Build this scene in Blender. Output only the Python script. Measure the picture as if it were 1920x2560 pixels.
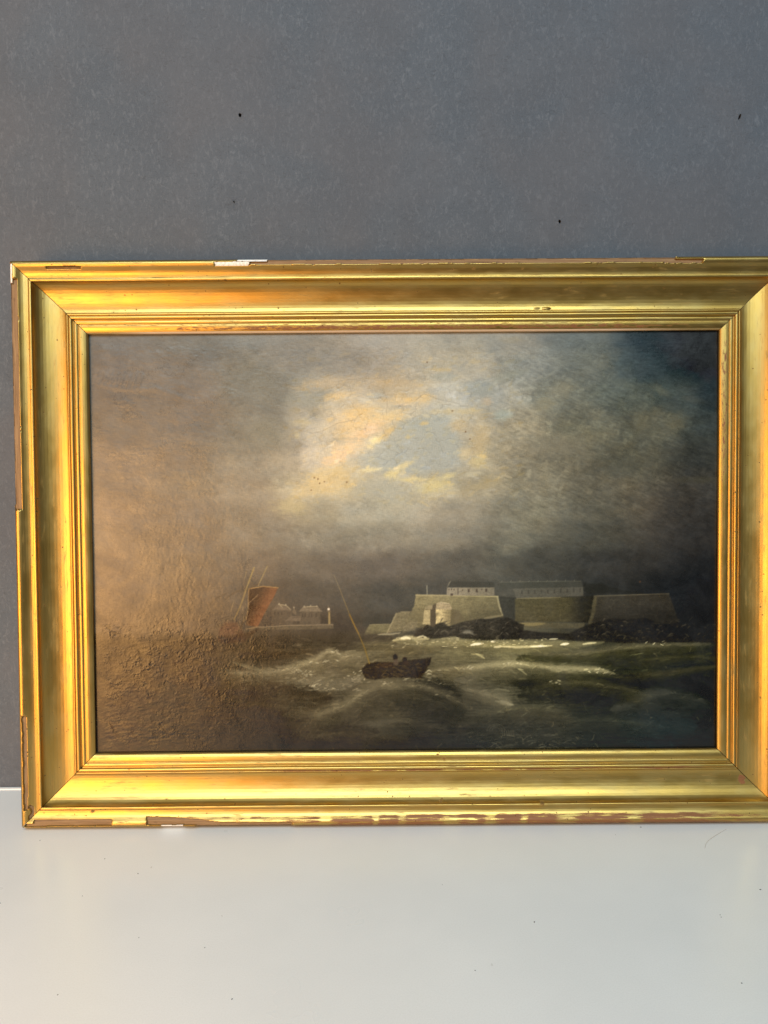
import bpy, math
import numpy as np
from mathutils import Matrix, Vector

for o in list(bpy.data.objects):
    bpy.data.objects.remove(o, do_unlink=True)
S = bpy.context.scene
C = S.collection

# ------------------------------------------------------------------ camera
LEAN = math.radians(5.5)          # the picture leans back against the wall
cam_d = bpy.data.cameras.new('camera')
cam = bpy.data.objects.new('camera', cam_d)
C.objects.link(cam)
cam.matrix_world = Matrix(((0.99996944, 0.00737934, -0.00258339, -0.022),
                           (-0.00348677, 0.12516125, -0.99213029, -0.7734),
                           (-0.00699793, 0.99210897, 0.12518316, 0.3886),
                           (0, 0, 0, 1)))
cam_d.sensor_fit = 'VERTICAL'
cam_d.sensor_height = 24.0
cam_d.lens = 18.03
cam_d.clip_start = 0.01
cam_d.clip_end = 50
S.camera = cam

# ------------------------------------------------------------------ world and lamps
w = bpy.data.worlds.new('World')
S.world = w
w.use_nodes = True
bg = w.node_tree.nodes['Background']
bg.inputs['Color'].default_value = (0.80, 0.88, 1.0, 1)
bg.inputs['Strength'].default_value = 0.10


def area(name, loc, target, sx, sy, power, col):
    l = bpy.data.lights.new(name, 'AREA')
    l.shape = 'RECTANGLE'
    l.size, l.size_y = sx, sy
    l.energy = power
    l.color = col
    o = bpy.data.objects.new(name, l)
    C.objects.link(o)
    o.location = loc
    o.rotation_euler = (Vector(target) - Vector(loc)).to_track_quat('-Z', 'Y').to_euler()
    return o


area('window_light', (-0.15, -2.55, 2.27), (0.0, 0.0, 0.25), 2.5, 1.25, 98, (0.77, 0.94, 1.0))
area('warm_light', (-0.92, -1.06, 0.21), (-0.3, 0.0, 0.24), 0.92, 0.70, 18, (1.0, 0.53, 0.18))

low = area('added_warm_fill', (-0.64, -0.74, 0.40), (-0.30, -0.42, 0.0), 0.16, 0.16, 0.24, (1.0, 0.60, 0.28))  # extra lamp, added only to warm the table's left front corner
low.data.spread = math.radians(75)

S.view_settings.view_transform = 'Standard'
S.view_settings.look = 'None'
S.view_settings.exposure = 0.0
S.view_settings.gamma = 1.0
S.view_settings.use_curve_mapping = False
S.render.engine = 'CYCLES'

# ------------------------------------------------------------------ helpers
RNG = np.random.default_rng(7)


def tag(o, label=None, cat=None, group=None, kind=None):
    if label: o['label'] = label
    if cat: o['category'] = cat
    if group: o['group'] = group
    if kind: o['kind'] = kind
    return o


def mesh_from(name, V, quads, mat, parent=None, smooth=True):
    me = bpy.data.meshes.new(name)
    V = np.asarray(V, dtype=np.float32)
    quads = np.asarray(quads, dtype=np.int32)
    me.vertices.add(len(V))
    me.vertices.foreach_set('co', V.ravel())
    k = quads.shape[1]
    me.loops.add(quads.size)
    me.loops.foreach_set('vertex_index', quads.ravel())
    me.polygons.add(len(quads))
    me.polygons.foreach_set('loop_start', np.arange(0, quads.size, k, dtype=np.int32))
    sm = np.ones(len(quads), dtype=bool) if smooth is True else (np.zeros(len(quads), dtype=bool) if smooth is False else smooth)
    me.polygons.foreach_set('use_smooth', sm)
    me.update(calc_edges=True)
    me.validate()
    me.materials.append(mat)
    o = bpy.data.objects.new(name, me)
    C.objects.link(o)
    if parent: o.parent = parent
    return o


def poly_mesh(name, V, F, mat, parent=None, smooth=False):
    me = bpy.data.meshes.new(name)
    me.from_pydata([tuple(v) for v in V], [], F)
    me.update()
    if smooth:
        me.polygons.foreach_set('use_smooth', [True] * len(me.polygons))
    me.materials.append(mat)
    o = bpy.data.objects.new(name, me)
    C.objects.link(o)
    if parent: o.parent = parent
    return o


def fade(t):
    return t * t * t * (t * (t * 6 - 15) + 10)


def vnoise(x, y, seed):
    """smooth gradient noise in about -1..1 at arrays x, y"""
    r = np.random.default_rng(seed)
    N = 256
    ang = r.random((N, N)) * 2 * np.pi
    gx, gy = np.cos(ang), np.sin(ang)
    xi = np.floor(x).astype(np.int64); yi = np.floor(y).astype(np.int64)
    fx = x - xi; fy = y - yi
    u, v = fade(fx), fade(fy)

    def g(i, j, dx, dy):
        a = (xi + i) % N; b = (yi + j) % N
        return gx[a, b] * dx + gy[a, b] * dy
    n00 = g(0, 0, fx, fy); n10 = g(1, 0, fx - 1, fy)
    n01 = g(0, 1, fx, fy - 1); n11 = g(1, 1, fx - 1, fy - 1)
    return 1.5 * ((n00 * (1 - u) + n10 * u) * (1 - v) + (n01 * (1 - u) + n11 * u) * v)


def fbm(x, y, seed, octaves=4, gain=0.5):
    s = 0; a = 1.0; tot = 0
    for k in range(octaves):
        s = s + a * vnoise(x * 2 ** k + 17.3 * k, y * 2 ** k + 9.1 * k, seed + k)
        tot += a; a *= gain
    return s / tot


def worley_edge(x, y, seed):
    """distance-like field that is 0 along the borders between random cells"""
    r = np.random.default_rng(seed)
    N = 256
    jx, jy = r.random((N, N)), r.random((N, N))
    xi = np.floor(x).astype(np.int64); yi = np.floor(y).astype(np.int64)
    d1 = np.full(x.shape, 9.0); d2 = np.full(x.shape, 9.0)
    for i in (-1, 0, 1):
        for j in (-1, 0, 1):
            a = (xi + i) % N; b = (yi + j) % N
            d = np.hypot(xi + i + jx[a, b] - x, yi + j + jy[a, b] - y)
            m = d < d1
            d2 = np.where(m, d1, np.minimum(d2, d))
            d1 = np.where(m, d, d1)
    return d2 - d1


def sstep(a, b, x):
    t = np.clip((x - a) / (b - a), 0, 1)
    return t * t * (3 - 2 * t)


def lin(c):
    c = np.asarray(c, dtype=np.float64) / 255.0
    return np.where(c <= 0.04045, c / 12.92, ((c + 0.055) / 1.055) ** 2.4)


# ------------------------------------------------------------------ node helpers
class NT:
    def __init__(self, name):
        self.m = bpy.data.materials.new(name)
        self.m.use_nodes = True
        self.t = self.m.node_tree
        self.t.nodes.clear()
        self.out = self.t.nodes.new('ShaderNodeOutputMaterial')
        self.p = self.t.nodes.new('ShaderNodeBsdfPrincipled')
        self.t.links.new(self.p.outputs['BSDF'], self.out.inputs['Surface'])

    def n(self, typ, **kw):
        nd = self.t.nodes.new(typ)
        for k, v in kw.items():
            setattr(nd, k, v)
        return nd

    def link(self, a, b):
        self.t.links.new(a, b)

    def val(self, sock, v):
        if hasattr(v, 'is_linked') or isinstance(v, bpy.types.NodeSocket):
            self.link(v, sock)
        else:
            sock.default_value = v

    def coords(self, kind, scale=(1, 1, 1), rot=(0, 0, 0)):
        tc = self.n('ShaderNodeTexCoord')
        mp = self.n('ShaderNodeMapping')
        mp.inputs['Scale'].default_value = scale
        mp.inputs['Rotation'].default_value = rot
        self.link(tc.outputs[kind], mp.inputs['Vector'])
        return mp.outputs['Vector']

    def noise(self, vec, scale, detail=3, rough=0.55, dist=0.0):
        nd = self.n('ShaderNodeTexNoise')
        self.link(vec, nd.inputs['Vector'])
        nd.inputs['Scale'].default_value = scale
        nd.inputs['Detail'].default_value = detail
        nd.inputs['Roughness'].default_value = rough
        nd.inputs['Distortion'].default_value = dist
        return nd.outputs['Fac']

    def ramp(self, fac, a, b, lo=0.0, hi=1.0):
        nd = self.n('ShaderNodeMapRange')
        nd.interpolation_type = 'SMOOTHSTEP'
        self.link(fac, nd.inputs['Value'])
        nd.inputs['From Min'].default_value = a
        nd.inputs['From Max'].default_value = b
        nd.inputs['To Min'].default_value = lo
        nd.inputs['To Max'].default_value = hi
        return nd.outputs['Result']

    def math(self, op, a, b=0.0):
        nd = self.n('ShaderNodeMath', operation=op)
        self.val(nd.inputs[0], a); self.val(nd.inputs[1], b)
        return nd.outputs[0]

    def mix(self, fac, a, b):
        nd = self.n('ShaderNodeMix', data_type='RGBA')
        self.val(nd.inputs['Factor'], fac)
        self.val(nd.inputs['A'], a); self.val(nd.inputs['B'], b)
        return nd.outputs['Result']

    def mixf(self, fac, a, b):
        nd = self.n('ShaderNodeMix', data_type='FLOAT')
        self.val(nd.inputs['Factor'], fac)
        self.val(nd.inputs['A'], a); self.val(nd.inputs['B'], b)
        return nd.outputs['Result']

    def bump(self, h, strength, dist, normal=None):
        nd = self.n('ShaderNodeBump')
        nd.inputs['Strength'].default_value = strength
        nd.inputs['Distance'].default_value = dist
        self.link(h, nd.inputs['Height'])
        if normal is not None:
            self.link(normal, nd.inputs['Normal'])
        return nd.outputs['Normal']

    def set(self, name, v):
        self.val(self.p.inputs[name], v)


# ------------------------------------------------------------------ materials
def mat_wall():
    t = NT('grey_fibre_board')
    g = t.coords('Object')
    f1 = t.noise(t.coords('Object', (1, 1, 0.5), (0, 0.45, 0)), 270, 5, 0.68, 1.4)
    f2 = t.noise(t.coords('Object', (0.55, 1, 1), (0, -0.7, 0)), 320, 5, 0.68, 1.8)
    f3 = t.noise(g, 14, 5, 0.62, 0.5)
    f4 = t.noise(g, 900, 3, 0.65)
    c = t.mix(t.ramp(f3, 0.3, 0.7), (0.080, 0.098, 0.124, 1), (0.095, 0.113, 0.140, 1))
    c = t.mix(t.ramp(f1, 0.48, 0.70, 0, 0.62), c, (0.158, 0.180, 0.214, 1))
    c = t.mix(t.ramp(f2, 0.50, 0.70, 0, 0.62), c, (0.060, 0.070, 0.085, 1))
    c = t.mix(t.ramp(f4, 0.4, 0.7, 0, 0.30), c, (0.148, 0.168, 0.198, 1))
    hue = t.noise(g, 9, 2, 0.5, 0.2)              # slightly warm and cool patches of the pulp
    c = t.mix(t.ramp(hue, 0.35, 0.65, 0.0, 0.35), c, (0.116, 0.114, 0.126, 1))
    t.set('Base Color', c)
    t.set('Roughness', 0.85)
    t.set('Specular IOR Level', 0.25)
    t.set('Normal', t.bump(t.math('ADD', f1, f4), 0.35, 0.0004))
    return t.m


def mat_simple(name, col, rough, spec=0.3):
    t = NT(name)
    g = t.coords('Object')
    f = t.noise(g, 600, 3)
    c2 = tuple(min(1, v * 1.35 + 0.01) for v in col[:3]) + (1,)
    t.set('Base Color', t.mix(t.ramp(f, 0.35, 0.65), tuple(col[:3]) + (1,), c2))
    t.set('Roughness', rough)
    t.set('Specular IOR Level', spec)
    return t.m


def mat_table():
    t = NT('white_satin_laminate')
    g = t.coords('Object')
    f = t.noise(g, 7, 4, 0.6)
    f2 = t.noise(g, 900, 2)
    c = t.mix(t.ramp(f, 0.3, 0.7), (0.775, 0.785, 0.785, 1), (0.815, 0.825, 0.825, 1))
    c = t.mix(t.ramp(f2, 0.3, 0.75, 0, 0.25), c, (0.64, 0.64, 0.63, 1))
    v = t.n('ShaderNodeTexVoronoi')                     # tiny scuffs
    t.link(t.coords('Object', (1, 0.45, 1), (0, 0, 0.7)), v.inputs['Vector'])
    v.inputs['Scale'].default_value = 36
    sp = t.math('MULTIPLY', t.ramp(v.outputs['Distance'], 0.012, 0.034, 1, 0),
                t.ramp(v.outputs['Color'], 0.62, 0.75))
    c = t.mix(t.math('MULTIPLY', sp, 0.45), c, (0.35, 0.34, 0.32, 1))
    t.set('Base Color', c)
    t.set('Roughness', t.ramp(f, 0.2, 0.8, 0.26, 0.36))
    t.set('Specular IOR Level', 0.45)
    t.set('Normal', t.bump(f2, 0.05, 0.0002))
    return t.m


def mat_gold():
    t = NT('worn_gilding')
    wear = t.n('ShaderNodeAttribute', attribute_name='wear')
    sep = t.n('ShaderNodeSeparateColor')
    t.link(wear.outputs['Color'], sep.inputs['Color'])
    bole, gesso_shine, dirt = sep.outputs['Red'], sep.outputs['Green'], sep.outputs['Blue']
    streak = t.noise(t.coords('UV', (14, 1400, 1)), 1.0, 4, 0.6)
    streak2 = t.noise(t.coords('UV', (60, 700, 1)), 1.0, 3, 0.6)
    blot = t.noise(t.coords('UV', (26, 60, 1)), 1.0, 4, 0.6)
    grain = t.noise(t.coords('UV', (1500, 1500, 1)), 1.0, 2, 0.6)
    c = t.mix(t.ramp(blot, 0.32, 0.68), (0.54, 0.342, 0.088, 1), (0.49, 0.345, 0.115, 1))
    c = t.mix(t.ramp(streak, 0.48, 0.74, 0, 0.40), c, (0.36, 0.205, 0.045, 1))
    # fine rubbed lines where the red bole looks through
    mixn = t.math('ADD', t.math('MULTIPLY', t.math('SUBTRACT', streak2, 0.5), 1.5), t.math('MULTIPLY', t.math('SUBTRACT', grain, 0.5), 0.8))
    rub = t.ramp(t.math('ADD', bole, mixn), 0.42, 0.78, 0, 0.9)
    # fly specks and pin holes
    specks = None
    for sc, lim, thr in ((95, 0.085, 0.58), (190, 0.13, 0.70), (48, 0.050, 0.70)):
        v = t.n('ShaderNodeTexVoronoi')
        t.link(t.coords('UV', (1, 1, 1), (0, 0, 0.3)), v.inputs['Vector'])
        v.inputs['Scale'].default_value = sc
        sx = t.n('ShaderNodeSeparateColor')
        t.link(v.outputs['Color'], sx.inputs['Color'])
        s_ = t.math('MULTIPLY', t.ramp(v.outputs['Distance'], lim * 0.55, lim, 1, 0),
                    t.math('GREATER_THAN', sx.outputs['Red'], thr))
        specks = s_ if specks is None else t.math('MAXIMUM', specks, s_)
    specks = t.math('MULTIPLY', specks, 0.85)
    grime = t.math('MULTIPLY', t.ramp(t.noise(t.coords('UV', (60, 420, 1)), 1.0, 5, 0.65), 0.52, 0.74, 0, 0.5), t.ramp(blot, 0.40, 0.66))
    dirt_m = t.math('MULTIPLY', dirt, t.ramp(grain, 0.25, 0.7, 0.6, 1.0))
    dk = t.math('MAXIMUM', t.math('MAXIMUM', specks, dirt_m), grime)
    c = t.mix(rub, c, (0.185, 0.070, 0.032, 1))
    c = t.mix(dk, c, (0.085, 0.040, 0.012, 1))
    c = t.mix(gesso_shine, c, (0.66, 0.52, 0.38, 1))  # top rail's sight edge: bare gesso with bounced light put into its colour
    t.set('Base Color', c)
    t.set('Specular IOR Level', 0.28)
    metal = t.math('SUBTRACT', 1.0, t.math('MAXIMUM', t.math('MULTIPLY', rub, 0.95), t.math('MAXIMUM', dk, gesso_shine)))
    t.set('Metallic', metal)
    r = t.ramp(blot, 0.25, 0.75, 0.33, 0.43)
    r = t.math('ADD', r, t.math('ADD', t.math('MULTIPLY', dk, 0.35), t.math('MULTIPLY', rub, 0.16)))
    t.set('Roughness', r)
    h = t.math('ADD', t.math('MULTIPLY', streak, 0.7), t.math('ADD', t.math('MULTIPLY', grain, 0.25), t.math('MULTIPLY', blot, 1.2)))
    h = t.math('SUBTRACT', h, t.math('MULTIPLY', specks, 0.8))
    t.set('Normal', t.bump(h, 0.28, 0.00025))
    return t.m


def mat_wood():
    t = NT('bare_old_wood')
    g1 = t.noise(t.coords('UV', (22, 1500, 1)), 1.0, 5, 0.65)
    g2 = t.noise(t.coords('UV', (120, 300, 1)), 1.0, 3, 0.6)
    c = t.mix(t.ramp(g1, 0.3, 0.7), (0.150, 0.080, 0.032, 1), (0.330, 0.205, 0.098, 1))
    c = t.mix(t.ramp(g2, 0.55, 0.8, 0, 0.6), c, (0.09, 0.045, 0.02, 1))
    t.set('Base Color', c)
    t.set('Roughness', 0.7)
    t.set('Normal', t.bump(g1, 0.5, 0.0004))
    return t.m


def mat_paint():
    t = NT('varnished_oil_paint')
    at = t.n('ShaderNodeAttribute', attribute_name='paint')
    uvw = t.coords('Object')
    weave1 = t.noise(t.coords('Object', (1500, 1, 220)), 1.0, 2)
    weave2 = t.noise(t.coords('Object', (220, 1, 1500)), 1.0, 2)
    fine = t.noise(uvw, 420, 4, 0.6, 0.6)
    hs = t.n('ShaderNodeHueSaturation')
    t.link(at.outputs['Color'], hs.inputs['Color'])
    t.link(t.ramp(t.math('ADD', weave1, weave2), 0.7, 1.3, 0.90, 1.10), hs.inputs['Value'])
    t.set('Base Color', hs.outputs['Color'])
    patch = t.noise(uvw, 34, 5, 0.6, 0.8)
    t.set('Roughness', t.math('ADD', t.ramp(fine, 0.25, 0.75, 0.0, 0.06), t.ramp(patch, 0.3, 0.72, 0.23, 0.38)))
    t.set('Specular IOR Level', 0.62)
    h = t.math('ADD', t.math('MULTIPLY', t.math('ADD', weave1, weave2), 0.6), t.math('MULTIPLY', fine, 0.35))
    t.set('Normal', t.bump(h, 0.30, 0.00022))
    return t.m


M_WALL, M_TABLE, M_GOLD, M_WOOD, M_PAINT = mat_wall(), mat_table(), mat_gold(), mat_wood(), mat_paint()
M_GESSO = mat_simple('white_gesso', (0.70, 0.66, 0.62), 0.6)
M_HOLE = mat_simple('torn_hole', (0.045, 0.045, 0.05), 0.9, 0.1)
M_DUST = mat_simple('dark_dust', (0.10, 0.09, 0.085), 0.9, 0.1)
M_HAIR = mat_simple('brown_hair', (0.30, 0.22, 0.15), 0.5, 0.4)

# ------------------------------------------------------------------ the wall with its nail holes
HOLES = [(-0.1543, 0.6723, 0.0014, 0.0019, 0.2), (0.3216, 0.6681, 0.0010, 0.0026, -0.35),
         (0.1520, 0.5731, 0.0012, 0.0017, 0.1), (-0.1624, 0.5932, 0.0006, 0.0010, 0.3)]
HB = 0.006


def build_wall():
    xs = sorted([-1.6, 1.6] + [h[0] + s * HB for h in HOLES for s in (-1, 1)])
    zs = sorted([-0.3, 1.9] + [h[1] + s * HB for h in HOLES for s in (-1, 1)])
    V = [(x, 0, z) for z in zs for x in xs]
    F = []
    n = len(xs)
    for j in range(len(zs) - 1):
        for i in range(n - 1):
            cx, cz = (xs[i] + xs[i + 1]) / 2, (zs[j] + zs[j + 1]) / 2
            if any(abs(cx - h[0]) < HB and abs(cz - h[1]) < HB for h in HOLES):
                continue
            F.append((j * n + i, j * n + i + 1, (j + 1) * n + i + 1, (j + 1) * n + i))
    wall = tag(poly_mesh('wall', V, F, M_WALL), kind='structure')
    for k, (hx, hz, rx, rz, tilt) in enumerate(HOLES):
        # the bit of board round the hole may be cut by other grid lines: it fills exactly one square
        N = 32
        r = np.random.default_rng(40 + k)
        ring = []
        rim = []
        deep = []
        for q in range(N):
            a = 2 * math.pi * q / N
            ca, sa = math.cos(a), math.sin(a)
            m = max(abs(ca), abs(sa))
            ring.append((hx + HB * ca / m, 0, hz + HB * sa / m))
            wob = 1 + 0.35 * (r.random() - 0.5)
            ex, ez = rx * ca * wob, rz * sa * wob
            px, pz = ex * math.cos(tilt) - ez * math.sin(tilt), ex * math.sin(tilt) + ez * math.cos(tilt)
            rim.append((hx + px, -0.0004 * r.random(), hz + pz))
            deep.append((hx + px * 0.6, 0.006, hz + pz * 0.6))
        V = ring + rim
        F = [(q, (q + 1) % N, N + (q + 1) % N, N + q) for q in range(N)]
        rimo = poly_mesh('board_surface', V, F, M_WALL, wall)
        V = rim + deep
        F = [(q, (q + 1) % N, N + (q + 1) % N, N + q) for q in range(N)] + [tuple(range(2 * N - 1, N - 1, -1))]
        poly_mesh('nail_hole', V, F, M_HOLE, wall)
    return wall


wall = build_wall()

# ------------------------------------------------------------------ the white table top


def build_table():
    x0, x1, y0, y1, th, b = -1.3, 1.3, -0.41, -0.0012, 0.03, 0.0015
    prof = [(y0, -th), (y0, -b), (y0 + b * 0.3, -b * 0.3), (y0 + b, 0), (y1 - 0.0048, 0), (y1 - 0.0044, 0.0008),
            (y1 - 0.0038, 0.0012), (y1 - 0.0006, 0.0012), (y1, 0.0006), (y1, -th)]
    V = [(x, y, z) for x in (x0, x1) for y, z in prof]
    n = len(prof)
    F = [(i, (i + 1) % n, n + (i + 1) % n, n + i)[::-1] for i in range(n)] + [tuple(range(n)), tuple(range(2 * n - 1, n - 1, -1))]
    return tag(poly_mesh('table_top', V, F, M_TABLE), 'plain white table top with a satin finish under the gilt picture', 'table', kind='structure')


table = build_table()

# ------------------------------------------------------------------ the framed painting
W_IN, H_IN, MW, DEPTH = 0.600, 0.402, 0.0646, 0.040
WO, HO = W_IN + 2 * MW, H_IN + 2 * MW
pic = bpy.data.objects.new('framed_painting', None)
C.objects.link(pic)
pic.location = (0, -0.0520, 0.0003)
pic.rotation_euler = (-LEAN, 0, 0)
tag(pic, 'stormy seascape oil painting in a chipped gilt frame leaning on the grey wall', 'painting')
# local axes of the picture: x right, y = depth (front is -y), z up, origin at the bottom back edge


def loc(X, Y, n):
    """X right, Y up from the picture's middle, n out of the front lip -> local coordinates"""
    return np.stack([X, -(n + DEPTH), Y + HO / 2], -1)


# moulding section, (distance from the outer edge, height) in millimetres
def section():
    P = [(0, -40), (0, -12), (0.0, -6.0), (0.15, -4.2), (0.6, -2.6), (1.4, -1.2), (2.5, -0.35), (3.8, 0), (5.2, -0.25), (6.6, -1.0),
         (8, -2.1), (9.6, -3.3), (11.4, -4.3), (13.4, -5.0), (15.4, -5.3), (15.9, -5.3), (16.1, -4.5), (16.5, -4.2), (17.6, -4.15),
         (18.6, -4.4), (18.9, -4.9), (19.0, -6.4)]
    # the wide scoop
    c0 = [(19.0, -6.4), (19.8, -8.2), (21, -9.9), (22.8, -11.6), (25, -13.1), (27.6, -14.5), (30.5, -15.7), (33.5, -16.65), (36.5, -17.35),
          (39.5, -17.75), (42, -17.85), (44, -17.7), (45.6, -17.3)]
    P += c0[1:]
    P += [(45.9, -16.6), (46.3, -16.3), (47.2, -16.2), (47.5, -16.6), (47.7, -17.2)]
    for a in np.linspace(165, 15, 9):                  # round bead
        P.append((49.7 + 1.9 * math.cos(math.radians(a)), -17.0 + 1.7 * math.sin(math.radians(a))))
    P += [(51.8, -17.6), (52.2, -18.0)]
    for a in np.linspace(160, 20, 7):                  # small bead
        P.append((54.0 + 1.7 * math.cos(math.radians(a)), -18.1 + 0.8 * math.sin(math.radians(a))))
    P += [(56.0, -18.4), (56.4, -18.4), (57.2, -18.0), (59.2, -18.1), (61.2, -18.6), (62.6, -19.2), (63.2, -19.5), (64.2, -20.4), (64.6, -21.2), (64.6, -23.0), (57.0, -23.0), (57.0, -40)]
    # refine long steps of the visible part
    out = [P[0]]
    for a, b in zip(P[:-1], P[1:]):
        d = math.hypot(b[0] - a[0], b[1] - a[1])
        k = 1 if (a[1] < -22 or b[1] < -22 or a == P[0]) else max(1, int(math.ceil(d / 0.62)))
        for q in range(1, k + 1):
            out.append((a[0] + (b[0] - a[0]) * q / k, a[1] + (b[1] - a[1]) * q / k))
    return np.array(out) / 1000.0


SEC = section()


def jag(a, seed, amp, scale):
    return amp * fbm(a * scale, a * 0 + 3.7 + seed, 300 + seed, 4, 0.6)


def band(a, t, a0, a1, t0, t1, seed, amp=0.0008, sc=90):
    e0 = a0 + jag(t, seed + 1, 0.0015, 260)
    e1 = a1 + jag(t, seed + 2, 0.0015, 260)
    return (a > e0) & (a < e1) & (t > t0 + (jag(a, seed + 3, amp, sc) if t0 > 0 else -1)) & (t < t1 + jag(a, seed + 4, amp, sc))


def chips(side, a, t):
    """0 gilding, 1 bare wood, 2.. gesso patches; a along the rail, t in from the outer edge (metres)"""
    m = np.zeros(a.shape, dtype=np.int32)
    if side == 'top':
        m[band(a, t, -0.149, 0.2511, 0, 0.0058, 1)] = 1
        m[band(a, t, 0.24, 0.2758, 0.0031, 0.0066, 2, 0.0004)] = 1
        m[band(a, t, -0.3299, -0.2986, 0.0062, 0.0083, 3, 0.0003)] = 1
        m[band(a, t, -0.1751, -0.1430, 0.0030, 0.0068, 4, 0.0003)] = 2
        m[band(a, t, -0.1541, -0.1265, 0, 0.0030, 5, 0.0003)] = 3
    if side == 'bottom':
        m[band(a, t, -0.3520, -0.2790, 0.0026, 0.0082, 11, 0.0006)] = 1
        m[band(a, t, -0.3600, -0.3400, 0.0020, 0.0052, 12, 0.0006)] = 1
        tp = np.interp(a, [-0.2463, -0.225, -0.198, -0.176, -0.109], [0.0098, 0.0092, 0.0076, 0.0050, 0.0042])
        m[(a > -0.2463 + jag(t, 15, 0.003, 150)) & (a < -0.109) & (t < tp + jag(a, 13, 0.0005, 150)) & (t > np.interp(a, [-0.2463, -0.2, -0.17], [0.0030, 0.0022, -1]))] = 1
        m[band(a, t, -0.2332, -0.2114, 0, 0.0030, 14, 0.0004)] = 2
    if side == 'left':
        m[band(a, t, 0.0352, 0.2480, 0.0010, 0.0074, 21, 0.0007, 40)] = 1
        m[band(a, t, 0.0400, 0.2480, -1, 0.0040, 24, 0.0007, 40)] = 1
        m[band(a, t, -0.2480, -0.1590, 0.0036, 0.0072, 22, 0.0009, 60)] = 1
        cx = np.hypot((a + 0.2500) * 1.0, (t - 0.0072) * 1.6)
        m[(cx > 0.0034) & (cx < 0.0072) & (t > 0.0072) & (a < -0.2440)] = 1
        m[band(a, t, 0.2436, 0.2625, 0, 0.0034, 23, 0.0002)] = 2
    if side == 'right':
        m[band(a, t, 0.05, 0.11, 0, 0.004, 31)] = 1
    return m


def wear_of(side, a, t):
    """red bole, dirt"""
    n1 = fbm(a * 30, t * 260, 61, 5, 0.6)
    n2 = fbm(a * 9, t * 500, 71, 4, 0.6)
    n3 = fbm(a * 140, t * 900, 81, 3, 0.6)
    mm = t * 1000
    b = 0.10 + 0.35 * np.maximum(n3 - 0.25, 0)
    d = np.zeros_like(a)
    if side == 'bottom':
        outer = sstep(12.0, 8.0, mm) * np.interp(a, [-0.36, -0.12, -0.05, 0.10, 0.25, 0.30, 0.36], [0.35, 0.60, 0.95, 1.15, 1.0, 0.62, 0.50])
        low = sstep(3.0, 1.0, mm) * np.interp(a, [-0.36, -0.11, -0.10, 0.12, 0.20, 0.30], [0.1, 0.2, 1.0, 1.0, 0.7, 0.25])
        beadw = np.exp(-((mm - 47.9) / 1.6) ** 2) * np.interp(a, [-0.30, -0.2, -0.1, 0.0, 0.27, 0.30], [0.35, 0.5, 0.9, 1.0, 0.95, 0.35])
        seams = np.zeros_like(a)
        for c, wd in ((-0.078, 0.006), (-0.152, 0.0035), (-0.005, 0.004), (0.041, 0.008), (0.078, 0.006), (0.150, 0.012), (0.215, 0.008), (-0.03, 0.003), (0.11, 0.004)):
            seams = np.maximum(seams, np.exp(-((a - c + 0.003 * n1) / wd) ** 4))
        b = np.maximum(b, np.maximum(np.maximum(outer * (0.85 + 0.9 * n2), low * (0.9 + 0.7 * n1)), beadw * (0.8 + 0.8 * n2)) * (1 - 0.45 * seams))
        d = 0.35 * sstep(12, 17, mm) * sstep(22, 18.5, mm) * sstep(-0.1, 0.4, n1)
    if side == 'top':
        sb = sstep(57.5, 59.0, mm) * sstep(63.2, 61.5, mm) * np.interp(a, [-0.30, -0.18, -0.1, 0.2, 0.29], [0.15, 0.75, 1.0, 0.9, 0.35])
        b = np.maximum(b, sb * (0.75 + 1.2 * n3))
        d = np.maximum(0.7 * np.exp(-((mm - 57.0) / 1.0) ** 2) * sstep(0.1, 0.45, n3), 0.6 * np.exp(-((mm - 15.8) / 0.7) ** 2) * sstep(0.0, 0.3, n1))
    if side == 'right':
        sb = sstep(56.5, 58.5, mm) * sstep(63.5, 61.0, mm) * np.interp(a, [-0.2, 0.0, 0.08, 0.18, 0.2], [0.15, 0.45, 0.85, 0.9, 0.4])
        b = np.maximum(b, sb * (0.6 + 1.2 * n3))
    if side == 'left':
        edge = sstep(2.6, 0.8, mm) * 0.9
        b = np.maximum(b, edge * (0.9 + 0.6 * n1))
    # blots
    blots = {'bottom': [(-0.298, 0.0145, 0.0022), (-0.290, 0.0165, 0.0012), (0.032, 0.0205, 0.0016), (0.128, 0.0185, 0.0022), (0.036, 0.0580, 0.0022), (0.030, 0.0615, 0.0014), (-0.23, 0.023, 0.0010), (-0.19, 0.012, 0.0011)],
             'top': [(0.065, 0.0100, 0.0014), (-0.03, 0.012, 0.0012), (0.11, 0.0105, 0.0010)],
             'right': [(-0.04, 0.0300, 0.001), (0.13, 0.058, 0.0016), (-0.15, 0.026, 0.0012)],
             'left': [(-0.10, 0.0115, 0.0009), (0.06, 0.012, 0.0008)]}[side]
    for ba, bt, br in blots:
        r = np.hypot(a - ba, (t - bt) * 1.2) / br + 0.5 * n3
        d = np.maximum(d, 0.9 * sstep(1.1, 0.6, r))
    if side == 'bottom':        # bole showing at the mitre
        r = np.hypot((a - 0.3225) / 0.0035, (t - 0.036) / 0.0045) + 0.5 * n3
        b = np.maximum(b, 1.2 * sstep(1.2, 0.7, r))
    return b, d


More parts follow.
